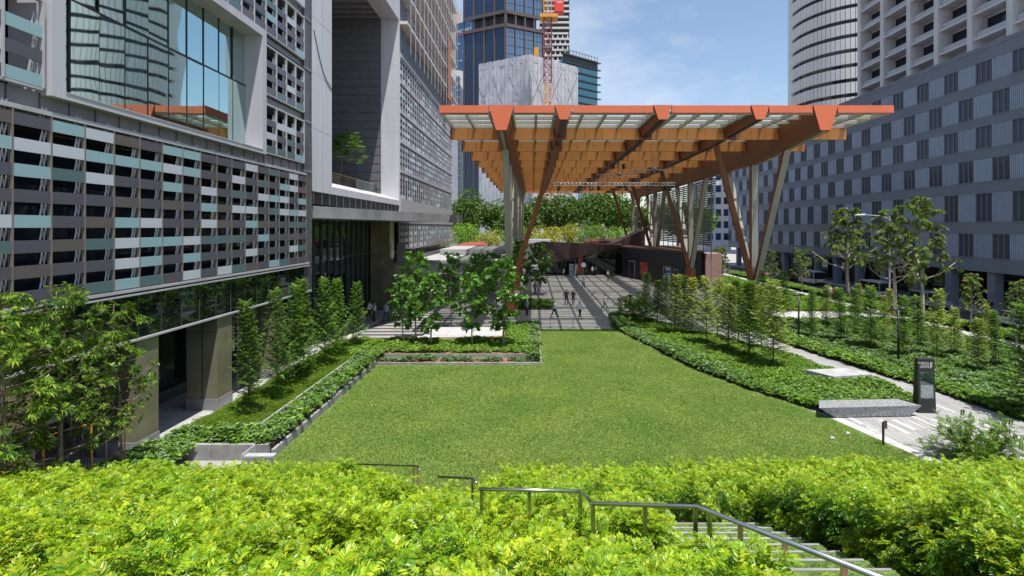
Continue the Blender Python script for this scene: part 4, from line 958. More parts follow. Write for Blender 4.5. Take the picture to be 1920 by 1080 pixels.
part('roof', MB().prism([wA,wB,wC,(-2,217)],68,69.2), M['lightgrey'], wr)
part('roof_beacon', MB().box(0.2,2.0,193,194.5,69.2,74), M['yellow'], wr)

gt = thing('green_glass_office', 'sea green glass office with thin projecting sun fins right of the wrapped building', 'building', (20,300,0))
part('core', MB().prism([(17,299),(38,316),(30,335),(10,320)],0,104), M['glass_green'], gt)
fr = face_frame((17,299),(38,316))
for k in range(24):
    z = 8+4.25*k; mb = MB(); facebox(mb,fr,-0.5,fr[3]+1.8,z,z+0.45,-0.2,1.3); part('sun_fin', mb, M['charcoal'], gt)
mb = MB(); facebox(mb,fr,0,fr[3],102,107,-1,0.2); part('roof_screen', mb, M['charcoal'], gt)
for k in range(12): mb = MB(); facebox(mb,fr,fr[3]*k/11-0.1,fr[3]*k/11+0.1,107,110,-0.3,0); part('roof_post', mb, M['midgrey'], gt)
mb = MB(); facebox(mb,fr,0,fr[3],109,109.3,-0.3,0); part('roof_rail', mb, M['midgrey'], gt)

ht = thing('honeycomb_tower', 'slim grey residential tower with staggered white balconies behind the crane', 'building', (14,330,0))
part('core', MB().box(4,22.3,330,350,0,190), M['charcoal'], ht)
for k in range(34):
    z = 60+3.4*k
    part('balcony_band', MB().box(3.6+0.4*(k%2),22.6-0.5*(k%3),328.6,330.2,z,z+1.1), M['offwhite'], ht)
    if z < 128:
        for j in range(6): part('balcony_divider', MB().box(4.2+3*j+1.5*(k%2),5.0+3*j+1.5*(k%2),328.9,330.1,z+1.1,z+3.4), M['offwhite'], ht)

mz = thing('bank_tower', 'dark blue office tower topped by a white bank name, left of the navy tower', 'building', (-52,400,0))
part('core', MB().prism([(-58.5,404),(-47.0,396),(-40,410),(-52,420)],0,163), M['glass_blue'], mz)
fr = face_frame((-58.5,404),(-47.0,396))
for k in range(9): mb = MB(); facebox(mb,fr,1+(k*3.1)%8,3.6+(k*3.1)%8,95+k*6.5,95.7+k*6.5,0.05,0.2); part('white_window', mb, M['white'], mz)  # plain white panels laid on the blue glazing
mb = MB(); facebox(mb,fr,1.0,13.4,153.4,154.0,0.1,0.25); part('sign_underline', mb, M['red'], mz)
def text(body, size, loc, rot, m, parent, name='lettering', extrude=0.02, align='LEFT'):
    cu = bpy.data.curves.new(name, 'FONT'); cu.body = body; cu.size = size; cu.extrude = extrude; cu.align_x = align
    o = bpy.data.objects.new(name, cu); col.objects.link(o); dg = bpy.context.evaluated_depsgraph_get()
    me = bpy.data.meshes.new_from_object(o.evaluated_get(dg)); bpy.data.objects.remove(o); bpy.data.curves.remove(cu)
    me.materials.clear(); me.materials.append(m); ob = bpy.data.objects.new(name, me); col.objects.link(ob); ob.rotation_euler = rot
    ob.parent = parent; ob.location = Vector(loc)-(world_loc(parent) if parent else Vector()); return ob
p = fr[0]+fr[1]*0.9+fr[2]*0.25; text('MIZUHO', 3.7, (p.x,p.y,155), (R(90),0,math.atan2(fr[1].y,fr[1].x)), M['white'], mz, 'sign_lettering', 0.1)
bg_ = thing('beige_tower', 'slim beige tower at the far left edge of the skyline', 'building', (-64,420,0))
part('core', MB().prism([(-69,424),(-62.4,418),(-58,430),(-66,436)],0,181), mat('beige_render',(0.42,0.34,0.27),0.8), bg_)
fr = face_frame((-69,424),(-62.4,418))
for k in range(22):
    for j in range(2): mb = MB(); facebox(mb,fr,1.6+j*3.2,3.2+j*3.2,85+k*4.4,87.6+k*4.4,0.0,0.08); part('window', mb, M['glass_dark'], bg_)
hx = thing('hexagon_tower', 'rounded pale tower with hexagonal dark windows beside the panelled wing', 'building', (-43,300,0))
part('core', MB().prism([(-49,303),(-46,299.5),(-41.5,299),(-39.6,301),(-39,310),(-49,312)],0,97), M['offwhite'], hx)
hexm = MB().prism([(1.45*math.cos(i*math.pi/3), 1.9*math.sin(i*math.pi/3)) for i in range(6)],0,0.3).mesh('hexagon_window',[M['glass_blue']])
for k in range(17):
    for j,x in enumerate((-45.0,-42.2)): place(hexm,'hexagon_window',hx,(x,299.3-0.15*j,26+4*k+2*(j%2)),(R(90),0,R(-6)))
for (x0,x1,y0,y1,h,lb) in ((66,76,205,225,33,'white low block seen between the canopy columns'),(-60,-34,225,240,62,'grey sheeted block low behind the park trees')):
    t = thing('far_block', lb, 'building', ((x0+x1)/2,y0,0)); part('wall', MB().box(x0,x1,y0,y1,0,h), M['white'] if x0 > 0 else M['tarp'], t)
    for k in range(6):
        for j in range(3 if x0 > 0 else 0): part('window', MB().box(x0+1+j*3.1,x0+3+j*3.1,y0-0.06,y0+0.1,4+k*4.6,6.6+k*4.6), M['glass_navy'], t)

# tower crane
cr_ = thing('tower_crane', 'red and yellow luffing tower crane standing before the wrapped building', 'crane', (4.85,180,0))
def lattice(p, q, w, mat_, name, step=None):
    p, q = Vector(p), Vector(q); d = (q-p); L = d.length; d.normalize(); u = Vector((1,0,0)) if abs(d.x) < 0.8 else Vector((0,0,1)); a = d.cross(u).normalized(); b = d.cross(a); step = step or w
    mb = MB(); cs = [(a*sx+b*sy)*(w/2) for sx,sy in ((1,1),(1,-1),(-1,-1),(-1,1))]
    for c in cs: mb.bar(p+c,q+c,w*0.12,w*0.12)
    n = max(1,int(L/step))
    for i in range(n):
        s0, s1 = p+d*(L*i/n), p+d*(L*(i+1)/n)
        for j in range(4):
            c0, c1 = cs[j], cs[(j+1)%4]; mb.bar(s0+c0,s1+c1,w*0.07,w*0.07) if i%2 else mb.bar(s0+c1,s1+c0,w*0.07,w*0.07); mb.bar(s0+c0,s0+c1,w*0.06,w*0.06)
    return part(name, mb, mat_, cr_)
lattice((4.85,180,0),(4.85,180,58),2.3,M['yellow'],'mast'); lattice((4.85,180,58),(4.85,180,79),2.6,mat('crane_red',(0.22,0.035,0.03),0.5),'mast')
part('slewing_deck', MB().box(2.2,8.2,177.5,182.5,79,80.1), M['yellow'], cr_)
part('machinery_box', MB().box(7.2,10.2,178,181.5,81,84.7), M['red'], cr_)
part('machinery_box_stripe', MB().box(8.0,9.6,177.95,178,83.8,84.2), M['white'], cr_)
lattice((4.2,180,80),(3.0,180,100),1.2,M['yellow'],'a_frame'); lattice((5.5,180,80),(5.6,180,100),1.2,M['lightgrey'],'a_frame')
lattice((7.5,180,80),(5.4,179,98),1.0,M['red'],'jib')
for z in (77,69,44): part('tie_collar', MB().box(3.3,6.4,178.4,181.6,z,z+0.35), M['midgrey'], cr_)

# ------------------------------------------------------------------ trees
def rosette(mb, p, axis, n, L, W, up=0.5, droop=0.2, fold=0.2):
    axis = axis.normalized(); a = axis.cross(Vector((0.3,0.9,0.2)))
    if a.length < 0.1: a = axis.cross(Vector((1,0,0)))
    a.normalize(); b = axis.cross(a); ph = rng.uniform(0,6.28)
    for i in range(n):
        t = ph+i*2.399; e = up*rng.uniform(0.5,1.4); d = (a*math.cos(t)+b*math.sin(t)+axis*e).normalized()
        mb.leaf(p+d*0.02, d, axis+rvec()*0.25, L*rng.uniform(0.7,1.15), W*rng.uniform(0.8,1.1), 0, fold, droop)
def branchy(h, trunk_r, lean, first, nb, reach, rise, lw, tufts, tuft, barkm, leafm, sub=3, rim=1.0):
    """trunk with tapering limbs; tuft(mb,p,axis) sets leaves at limb ends and along them"""
    tb, cb = MB(), MB(); top = Vector((lean[0],lean[1],h))
    tp = [Vector((0,0,-0.2))]+[Vector((lean[0]*t*t+rng.normal()*0.03*h/5, lean[1]*t*t+rng.normal()*0.03*h/5, h*t)) for t in np.linspace(0.12,0.97,8)]
    tb.tube(tp, [trunk_r*(1-0.85*i/8) for i in range(9)], 7)
    def along(t):
        f = t*8; i = min(7,int(f)); return tp[i].lerp(tp[i+1], f-i)
    for k in range(nb):
        t = first+(0.98-first)*(k+rng.uniform(0,0.8))/nb; p0 = along(t); az = k*2.399+rng.uniform(-.5,.5); rr_ = reach(t)*rng.uniform(0.7,1.15)
        d = Vector((math.cos(az),math.sin(az),0)); p2 = p0+d*rr_+Vector((0,0,rise(t)*rr_)); p1 = p0.lerp(p2,0.5)+Vector((0,0,-0.12*rr_+rng.normal()*0.05))
        r0 = trunk_r*(1-0.85*t)*0.6; tb.tube([p0,p1,p2],[r0,r0*0.6,r0*0.25],5)
        tuft(cb,p2,(p2-p1).normalized()+Vector((0,0,0.5)))
        for j in range(tufts-1):
            s_ = 0.35+0.6*(j+rng.uniform())/tufts; q0 = p0.lerp(p1,s_*2) if s_ < 0.5 else p1.lerp(p2,s_*2-1)
            e = (d*rng.uniform(0.1,0.8)+rvec()*0.8+Vector((0,0,0.5))).normalized(); q1 = q0+e*lw*rr_*rng.uniform(0.5,1.2)
            tb.tube([q0,q1],[r0*0.4,r0*0.15],4); tuft(cb,q1,e+Vector((0,0,0.3)))
    tuft(cb,tp[-1],Vector((0,0,1)))
    return tb.mesh('trunk',[barkm],True), cb.mesh('crown',[leafm])
def laurel(k):
    return branchy(6.0+0.3*k,0.09,(0.15*(k-1),0.1),0.27,30,lambda t: 1.08*(1.08-0.8*abs(t-0.5)*1.3),lambda t:0.35,0.42,6,
                   lambda mb,p,a: [rosette(mb,p+rvec()*0.16*i,a+rvec()*0.5*i,12,0.165,0.045,0.5,0.3) for i in range(2)], M['bark'], L_['laurel'])
def figtree(k):
    return branchy(5.0,0.06,(0.1*(k-1),0.0),0.22,26,lambda t: 0.95*math.sin(math.pi*min(1,max(0.12,(t-0.10)/0.98)))+0.15,lambda t:0.35,0.35,4,
                   lambda mb,p,a: [rosette(mb,p+rvec()*0.1*i,a+rvec()*0.4*i,9,0.215,0.12,0.6,0.12) for i in range(3)], M['palebark'], L_['fig'])
def conic(k, leafm, h=4.4, R_=0.98, n=105):
    tb, cb = MB(), MB(); lx, ly = rng.normal()*0.10, rng.normal()*0.10; tb.tube([(0,0,-0.2),(lx*0.4,ly*0.4,h*0.5),(lx,ly,h*0.97)],[0.05,0.03,0.008],6)
    for i in range(n):
        t = 0.10+0.88*(i/n)**0.9; z = h*t; L = R_*(1-t)**0.85*(0.55+0.45*min(1,t*4))*rng.choice([0.5,0.8,1.0,1.3],p=[.25,.3,.3,.15])*rng.uniform(0.8,1.2)+0.12; az = i*2.399+rng.uniform(-.4,.4)
        d = Vector((math.cos(az),math.sin(az),0.45+0.5*t)).normalized(); p0 = Vector((lx*t*t,ly*t*t,z)); p1 = p0+d*L
        tb.tube([p0,p1],[0.012,0.004],4)
        m_ = max(3,int(L/0.11))
        for j in range(m_):
            s_ = (j+0.6)/m_; q = p0+d*(L*s_)-Vector((0,0,0.10*L*s_*s_)); sd = Vector((-math.sin(az),math.cos(az),0))*(1 if j%2 else -1)
            dd = (d*0.5+sd*0.7+Vector((0,0,rng.uniform(-0.1,0.4)))).normalized(); frond(cb,q,dd,0.28*(1.15-0.45*s_),4,0.055,0.25)
        frond(cb,p1-d*0.05,d,0.28,4,0.055,0.15)
    for _ in range(4): frond(cb,Vector((lx,ly,h*0.94)),Vector((rng.normal()*0.3,rng.normal()*0.3,1)),0.3,5,0.04,0.05)
    return tb.mesh('trunk',[M['bark']],True), cb.mesh('crown',[leafm])
def street(k):
    return branchy(9.5,0.17,(0.4*(k-1),0.3),0.30,27,lambda t: 2.0*(1.15-t)+0.5,lambda t:0.6,0.35,5,
                   lambda mb,p,a: [rosette(mb,p+rvec()*0.15*i,a+rvec()*0.5*i,10,0.30,0.12,0.4,0.35) for i in range(2)], M['palebark'], L_['street'])
def bare(k):
    tb, cb = MB(), MB(); m1 = branchy(9.0,0.20,(0.2,0.2),0.30,26,lambda t: 3.3*(1.1-t)+0.3,lambda t:0.55,0.35,5,
                   lambda mb,p,a: [rosette(mb,p+rvec()*0.15*i,a+rvec()*0.5*i,11,0.34,0.13,0.35,0.45) for i in range(2)] if p.z < 8.6 else None, M['palebark'], L_['street'])
    return m1
def park(k, leafm, h=16, R_=6.5, n=3400, ls=0.85):
    tb, cb = MB(), MB(); tb.tube([(0,0,-0.5),(0.3,0,h*0.3),(0.1,0.2,h*0.7)],[0.5,0.4,0.15],7)
    lobes = []
    for i in range(13):
        az = i*2.399; rr_ = R_*0.62*math.sqrt((i+0.5)/13); z = h*(0.52+0.30*rng.uniform()-0.10*(rr_/R_)); lobes.append((Vector((rr_*math.cos(az),rr_*math.sin(az),z)), R_*rng.uniform(0.34,0.5)))
        tb.tube([(0.2,0,h*0.35),lobes[-1][0]],[0.22,0.06],5)
    for i in range(n):
        c, r = lobes[i%13]; v = rvec(); v.z = v.z*0.8+0.12; p = c+v*(r*rng.uniform(0.72,1.05)); d = (v+rvec()*0.9).normalized()
        cb.leaf(p,d,v+Vector((0,0,0.6))+rvec()*0.5,ls*rng.uniform(0.6,1.2),ls*0.55,0,0.15,0.2)
    return tb.mesh('trunk',[M['bark']],True), cb.mesh('crown',[leafm])

def plant(meshes, name, label, cat, loc, rz=0, s=1.0, group=None):
    t = thing(name, label, cat, loc, rz, group, s); local(meshes[0],'trunk',t); local(meshes[1],'crown',t); return t

LA = [laurel(k) for k in range(3)]
for i,(x,y,h,lb) in enumerate(((-13.3,13.4,7.2,'tall laurel leaved tree at the far left picture edge'),(-13.3,15.0,7.1,'bushy laurel leaved tree before the mesh fence panel'),(-13.9,17.9,6.3,'laurel leaved tree standing against the olive steel column'))):
    plant(LA[i%3],'laurel_tree',lb,'tree',(x,y,0.3),i*1.7,(h-0.3)/(6.0+0.3*(i%3)),'laurel trees beside the podium')
CG = [conic(k,L_['conic'],4.4,(0.9,1.1,1.0,0.85,1.15)[k],(115,90,100,120,85)[k]) for k in range(5)]; CP = [conic(k,L_['conic_pale'],4.4,(1.05,1.3,0.95)[k],(92,80,100)[k]) for k in range(3)]
def bush(leafm, n=150):
    tb, cb = MB(), MB()
    for i in range(n):
        v = rvec(); v.z = abs(v.z); r = rng.uniform(0.45,1.0); p = Vector((v.x*0.8*r, v.y*0.8*r, v.z*1.1*r+0.1))
        if i%6 == 0: tb.tube([(0,0,0),p],[0.012,0.004],4)
        frond(cb,p,(v+rvec()*0.7+Vector((0,0,0.4))).normalized(),0.30,4,0.055,0.3)
    return tb.mesh('trunk',[M['bark']]), cb.mesh('crown',[leafm])
BU = [bush(L_['conic']) for _ in range(2)]
o8 = ['nearest the lime hedge','second from the lime hedge','third from the lime hedge','fourth from the lime hedge','fifth from the lime hedge','sixth from the lime hedge','nearest the lobby']
for i,(y,h,dx) in enumerate(((23.7,4.7,0),(25.9,4.9,0.2),(28.2,4.9,-0.1),(30.0,5.0,-0.3),(32.0,4.9,0.1),(34.4,4.6,0.0),(37.0,4.2,0.3))):
    plant(CG[i%5],'feathery_tree','dark feathery cone shaped young tree in the left planter, '+o8[i],'tree',(-12.6+dx,y,0.42),i*2.1,(h/4.4*0.80,h/4.4*0.80,h/4.4*1.06),'feathery trees in the left planter')
    plant(BU[i%2],'feathery_shrub','low feathery shrub at the foot of the left planter tree '+o8[i],'shrub',(-12.7+dx+0.2*(i%2),y-0.2,0.3),i*1.3,(rng.uniform(0.5,0.75),rng.uniform(0.5,0.75),rng.uniform(0.55,0.8)),'feathery shrubs under the left planter trees')
FG = [figtree(k) for k in range(3)]
figs = [(755.5,647,5.0,'leftmost, over the shade striped paving'),(780,631,6.5,'tall, behind the leftmost one'),(809,649,5.2,'third along the front, left of the stone platform'),(846,608,6.2,'slim trunked, behind the stone platform'),(885.5,651,5.2,'in front of the stone platform'),(945,652,6.3,'broadest one at the right end of its bed'),(894,602,6.0,'far one behind the platform by the pavilion')]
for i,(px,py,h,lb) in enumerate(figs):
    x,y,z = site(px,py,0.4); plant(FG[i%3],'fig_tree','glossy large leaved fig tree, '+lb,'tree',(x,y,0.35),i*1.9,((0.92+0.10*(i%3))*h/5.3,)*2+(h/5.0,),'fig trees in the raised bed')
for i,(x,y,h,lb) in enumerate(((-1.6,66,7.2,'shaded dark fig tree under the canopy beside the left columns'),(0.8,69,6.8,'second shaded fig tree under the canopy nearer the shop'),(-5,58,6.0,'shaded fig tree before the flat roofed pavilion'))):
    plant(FG[i%3],'fig_tree',lb,'tree',(x,y,0),i,(1.5,1.5,h/5.0),'shaded fig trees by the plaza')
rt_ = [(1212,606,4.3,0,'dark, nearest the plaza'),(1232,604,3.6,0,'small dark, second from the plaza'),(1265,626,4.5,1,'pale, third from the plaza'),(1297,628,4.3,1,'pale bushy, fourth from the plaza'),(1326,645,4.7,1,'pale slender, fifth from the plaza'),(1364.7,658,4.3,1,'pale, sixth from the plaza'),(1405,670,4.8,0,'dark leafy, seventh from the plaza'),(1450,687,5.0,1,'nearest the paved path bend'),(1248,606,4.0,1,'behind the third one, by the pale paving'),(1283,612,4.2,0,'dark, behind the fourth one'),(1345,628,4.3,1,'behind the gap of the fifth and sixth'),(1385,640,4.4,0,'dark, behind the sixth one'),(1428,652,4.2,1,'pale, behind the seventh one')]
for i,(px,py,h,pale,lb) in enumerate(rt_):
    x,y,z = site(px,py,0.1); s_ = h/4.4; plant((CP[i%3] if pale else CG[(i*2+1)%5]),'feathery_tree','young feathery tree right of the lawn, '+lb,'tree',(x,y,0.1),i*2.3,(s_*(0.95+0.25*((i*3)%4)/3),)*2+(s_*1.05,),'young trees right of the lawn')
sh = [(9.0,51,1.5,'round dark shrub at the plaza corner of the lawn hedge'),(10.2,50.2,1.7,'dark shrub between the plaza corner and the first young tree')]
for i,(x,y,s_,lb) in enumerate(sh): plant(BU[i],'feathery_shrub',lb,'shrub',(x,y,0),i,(s_*1.1,s_*1.1,s_*1.1),'shrubs at the plaza corner')
ob = [(1522,636,3.6,0,'beside the left lamp post'),(1578,640,3.7,0,'second right of the left lamp post'),(1633,654,4.1,0,'left of the middle lamp post'),(1693,668,3.7,0,'just behind the middle lamp post'),(1756,671,4.2,1,'right of the middle lamp post'),(1833,696,2.9,1,'low and nearest the right hedge'),(1608,603,3.2,1,'slim and far by the cross path'),(1470,600,4.2,0,'far by the canopy column foot'),(1430,610,4.4,0,'before the canopy column foot'),(1668,612,3.0,1,'small one by the pavement'),(1548,612,3.3,1,'pale, just past the left lamp post'),(1603,628,3.4,0,'dark, midway between the two lamp posts'),(1657,640,3.2,1,'pale, far left of the middle lamp'),(1722,652,3.4,0,'dark, behind the sign totem'),(1790,668,3.0,1,'pale, far right of the sign totem'),(1868,690,3.2,0,'dark, near the right picture edge'),(1845,650,2.8,1,'small pale, by the right pavement')]
for i,(px,py,h,pale,lb) in enumerate(ob):
    x,y,z = site(px,py,0.1); s_ = h/4.4; plant((CP[i%3] if pale else CG[(i*2)%5]),'feathery_tree','feathery young tree in the outer bed, '+lb,'tree',(x,y,0.08),i*1.1,(s_*(0.85+0.3*((i*3)%4)/3),)*2+(s_*1.08,),'young trees in the outer bed')
plant(CG[2],'feathery_tree','dark feathery tree cut by the right picture edge','tree',(22.9,24.3,0.05),0.4,(1.5,1.5,1.15),'young trees in the outer bed')
ST = [street(k) for k in range(3)]; BR = bare(0)
plant(BR,'street_tree','street tree with bare twiggy top in front of the grey block','tree',(38.0,64.5,0),0.5,1.28,'street trees')
for i,(x,y,s_,lb) in enumerate(((35.9,53,1.13,'slender street tree beside the street lamp arm'),(34.3,47,1.22,'tallest leafy street tree right of the street lamp'),(36.3,72,0.62,'small street tree by the parked dark car'),(32.5,73,0.60,'small bright tree right of the canopy columns'),(36.6,44.6,0.52,'small street tree near the white parked car'),(35.9,39.6,0.50,'small street tree at the right picture edge'),(28.5,80,0.62,'small tree left of the right canopy column'),(30.5,88,0.6,'far small tree between the right columns'))):
    plant(ST[i%3],'street_tree',lb,'tree',(x,y,0),i*1.3,s_,'street trees')
# wispy shrub at the lower right
tb, cb = MB(), MB()
for i in range(80):
    az = rng.uniform(0,6.283); el = rng.uniform(0.45,1.45); L = rng.uniform(0.8,1.75); d = Vector((math.cos(az)*math.cos(el)*1.3,math.sin(az)*math.cos(el),math.sin(el)*0.8)).normalized(); e = d*L-Vector((0,0,0.12*L*L))
    tb.tube([(0,0,0),d*L*0.5,e],[0.012,0.008,0.003],4)
    for j in range(9):
        s_ = 0.3+0.7*j/8; q = d*(L*s_)-Vector((0,0,0.12*(L*s_)**2)); dd = (d+rvec()*0.9).normalized(); frond(cb,q,dd,0.30,8,0.028,0.3)
wisp = (tb.mesh('stems',[M['bark']]), cb.mesh('foliage',[leafmat('wispy_leaves',[(0.05,0.12,0.012),(0.12,0.24,0.02),(0.2,0.34,0.03)],0.35)]))
t = thing('wispy_shrub','feathery wispy shrub on the path edge behind the lower right hedge','shrub',(16.4,19.6,0.0),0.3,None,1.4); local(wisp[0],'stems',t); local(wisp[1],'foliage',t)
# alcove tree
at = branchy(4.6,0.07,(0.2,0.1),0.52,16,lambda t:1.9*(1.2-t)+0.6,lambda t:0.25,0.4,5,lambda mb,p,a:[rosette(mb,p+rvec()*0.25*i,Vector((0,0,1)),9,0.30,0.12,0.3,0.2) for i in range(3)],M['bark'],L_['fig'])
plant(at,'terrace_tree','spreading small tree on the terrace inside the white portal alcove','tree',(-18.6,51.5,12.3),0.2,1.15)
# park trees behind the plaza
PK = [park(k,L_['park']) for k in range(3)]; PYL = [park(0,L_['parkyellow'],9,5.0,2200,0.55), park(1,L_['bright'],9,5.0,2200,0.55), park(2,L_['parkyellow'],9,4.2,1800,0.5)]
nm = ['first','second','third','fourth','fifth','sixth','seventh','eighth','ninth','tenth','eleventh','twelfth']
for i,x in enumerate((-27,-19,-11,-4,4,11,18,25,33,41,48)):
    plant(PK[i%3],'park_tree','large dark green park tree behind the plaza, %s from the left' % nm[i],'tree',(x,152+6*(i%3),0),i*1.4,(1.1,1.1,1.08*(1.12,1.2,1.08,1.02,1.22,1.25,1.22,1.2,1.1,1.0,1.0)[i]),'dark park trees behind the plaza')
for i,x in enumerate((-24,-17.5,-11,-4,3,9.5,15.5,22)):
    plant(PYL[(0,1,2,1,0,2,1,1)[i]],'park_tree','yellow green park tree in front of the darker trees, %s from the left' % nm[i],'tree',(x,133+4*(i%2),0),i*2.0,(0.95,0.95,(1.0,1.12,0.98,1.05,1.1,1.2,1.08,1.0)[i]),'yellow green park trees behind the plaza')

# ------------------------------------------------------------------ people
POSES = {
 'stand': dict(hipL=(-.10,0,.92),kneeL=(-.11,-.02,.50),ankL=(-.12,.02,.09),toeL=(-.13,-.14,.04),hipR=(.10,0,.92),kneeR=(.11,-.02,.50),ankR=(.12,.02,.09),toeR=(.13,-.14,.04),elL=(-.27,.03,1.12),haL=(-.27,-.06,.86),elR=(.27,.03,1.12),haR=(.27,-.06,.86)),
 'walk': dict(hipL=(-.10,0,.92),kneeL=(-.10,-.16,.52),ankL=(-.10,-.30,.12),toeL=(-.10,-.44,.09),hipR=(.10,0,.92),kneeR=(.10,.06,.50),ankR=(.10,.32,.14),toeR=(.10,.22,.04),elL=(-.25,.14,1.14),haL=(-.24,.14,.88),elR=(.25,-.08,1.13),haR=(.22,-.26,.96)),
 'phone': dict(hipL=(-.10,0,.92),kneeL=(-.11,-.02,.50),ankL=(-.12,.02,.09),toeL=(-.13,-.14,.04),hipR=(.10,0,.92),kneeR=(.11,-.04,.50),ankR=(.12,.0,.09),toeR=(.13,-.15,.04),elL=(-.25,.02,1.12),haL=(-.10,-.28,1.22),elR=(.25,.02,1.12),haR=(.08,-.28,1.24)),
}
def person_mesh(pose, hair_long=False):
    P = POSES[pose]; V = [(0,0,.95),(0,0.01,1.15),(0,0.01,1.36),(0,0.0,1.50),(0,-.015,1.60),(0,-.01,1.70)]; E = [(0,1),(1,2),(2,3),(3,4),(4,5)]; Rr = [(.15,.11),(.14,.10),(.16,.10),(.055,.055),(.085,.10),(.075,.09)]
    def chain(start, pts, rad):
        pr = start
        for p,r in zip(pts,rad): V.append(p); Rr.append((r,r)); E.append((pr,len(V)-1)); pr = len(V)-1
    for s_,q in ((-1,'L'),(1,'R')):
        chain(2,[(s_*.19,0.01,1.39),P['el'+q],P['ha'+q],tuple(Vector(P['ha'+q])+Vector((0,-0.03,-0.09)))],[.065,.045,.032,.026])
        chain(0,[P['hip'+q],P['knee'+q],P['ank'+q],P['toe'+q]],[.095,.065,.045,.04])
    me = bpy.data.meshes.new('person'); me.from_pydata(V,E,[]); o = bpy.data.objects.new('tmp',me); col.objects.link(o)
    md = o.modifiers.new('skin','SKIN'); sv = me.skin_vertices[0].data
    for i,r in enumerate(Rr): sv[i].radius = r; sv[i].use_root = (i == 0)
    o.modifiers.new('sub','SUBSURF').levels = 1
    dg = bpy.context.evaluated_depsgraph_get(); out = bpy.data.meshes.new_from_object(o.evaluated_get(dg)); bpy.data.objects.remove(o)
    out.name = 'person'; out.materials.clear()
    for k in ('skin','hair','shirt','trousers','shoes'): out.materials.append(M[k])
    for p in out.polygons:
        c = p.center; p.use_smooth = True
        hand = abs(c.x) > 0.05 and c.z > 0.7 and ((Vector(P['haL'])-c).length < 0.17 or (Vector(P['haR'])-c).length < 0.17)
        if c.z > 1.52: p.material_index = 1 if (c.z > 1.66 or c.y > 0.03) else 0
        elif hand or c.z > 1.46: p.material_index = 0
        elif c.z > 0.93: p.material_index = 2
        elif c.z > 0.10: p.material_index = 3
        else: p.material_index = 4
    return out
M['skin'] = mat('skin',(0.40,0.24,0.16),0.55,var=0.05); M['hair'] = mat('black_hair',(0.012,0.010,0.009),0.5); M['shirt'] = mat('white_shirt',(0.62,0.62,0.64),0.8,var=0.05)
M['trousers'] = mat('dark_trousers',(0.02,0.02,0.026),0.8); M['shoes'] = mat('black_shoes',(0.012,0.012,0.012),0.5)
CLO = {'white':(0.66,0.66,0.68),'black':(0.014,0.014,0.017),'blue':(0.30,0.40,0.58),'navy':(0.02,0.03,0.08),'orange':(0.60,0.12,0.04),'grey':(0.22,0.21,0.21),'brown':(0.10,0.045,0.035),'sky':(0.18,0.38,0.62),'pale':(0.50,0.46,0.42)}
CM = {k: mat('cloth_'+k,c,0.85,var=0.08) for k,c in CLO.items()}
PM = {k: person_mesh(k) for k in POSES}
folk = [(1062,572,'stand',3.1,'black','navy','person in black top and dark jeans, left of the walking pair on the plaza'),(1075,572,'walk',3.2,'black','navy','person in black top, right of the walking pair on the plaza'),(1040,597,'walk',-1.3,'white','black','person in white shirt walking with a bent arm near the rope barrier'),(1087,599,'walk',0.6,'white','black','person in white shirt and dark trousers striding by the right barrier post'),(988,592,'stand',-1.2,'blue','black','person in light blue shirt standing beside the fig bed'),(1094,541,'stand',0.1,'white','navy','person in white top carrying a bag further back on the plaza'),(1134,583,'walk',1.5,'white','grey','person in white shirt half hidden by the plaza corner shrub'),(1163,585,'stand',0.4,'brown','black','person in brown top behind the shrubs right of the plaza'),(1181,579,'stand',2.8,'black','black','person all in black behind the young tree right of the plaza'),(1012,546,'walk',2.9,'black','black','person in dark clothes under the shaded fig tree'),(1082,520,'stand',0.3,'orange','navy','person in orange top in front of the shop banners'),(1111,517,'stand',1.0,'white','black','person in white top at the shop entrance, left of two'),(1117,516,'phone',0.0,'sky','black','person in blue top at the shop entrance, right of two'),(693,600,'walk',-1.6,'white','black','person in white top walking out from the lobby, nearest the trees'),(702,603,'phone',-0.9,'white','brown','person in white top and shorts looking at a phone by the lobby'),(724,604,'walk',-0.3,'blue','navy','person in blue top walking over the shade striped paving'),(1715,604,'walk',-1.5,'pale','pale','person in pale shirt on the roadside pavement under the tall tree'),(1803,589,'walk',-1.4,'sky','grey','person in blue shirt walking past the grey block arcade'),(1858,594,'walk',-1.4,'black','black','person in black by the white parked car'),(1557,562,'stand',0.2,'white','navy','person in white top by the roadside hedge'),(1566,563,'stand',-0.4,'orange','navy','person in red top by the roadside hedge'),(1003,553,'stand',0.8,'grey','navy','person in grey top beside the dark clothed one under the fig tree'),(1140,527,'phone',0.9,'pale','brown','person in pale top near the black shop wall'),(1150,531,'walk',1.9,'black','grey','person in black top and grey trousers near the black shop wall'),(1057,522,'walk',-1.1,'sky','black','person in blue top before the shop fascia, left of the banners')]
for (px,py,pose,rz,top,bot,lb) in folk:
    x,y,z = site(px,py); o = bpy.data.objects.new('person',PM[pose]); col.objects.link(o); o.location = (x,y,0.012); o.rotation_euler = (0,0,rz); s_ = rng.uniform(0.97,1.05); o.scale = (s_*1.12,s_*1.12,s_)
    for i,mm in ((2,CM[top]),(3,CM[bot])): o.material_slots[i].link = 'OBJECT'; o.material_slots[i].material = mm
    tag(o,lb,'person','people around the plaza and road')

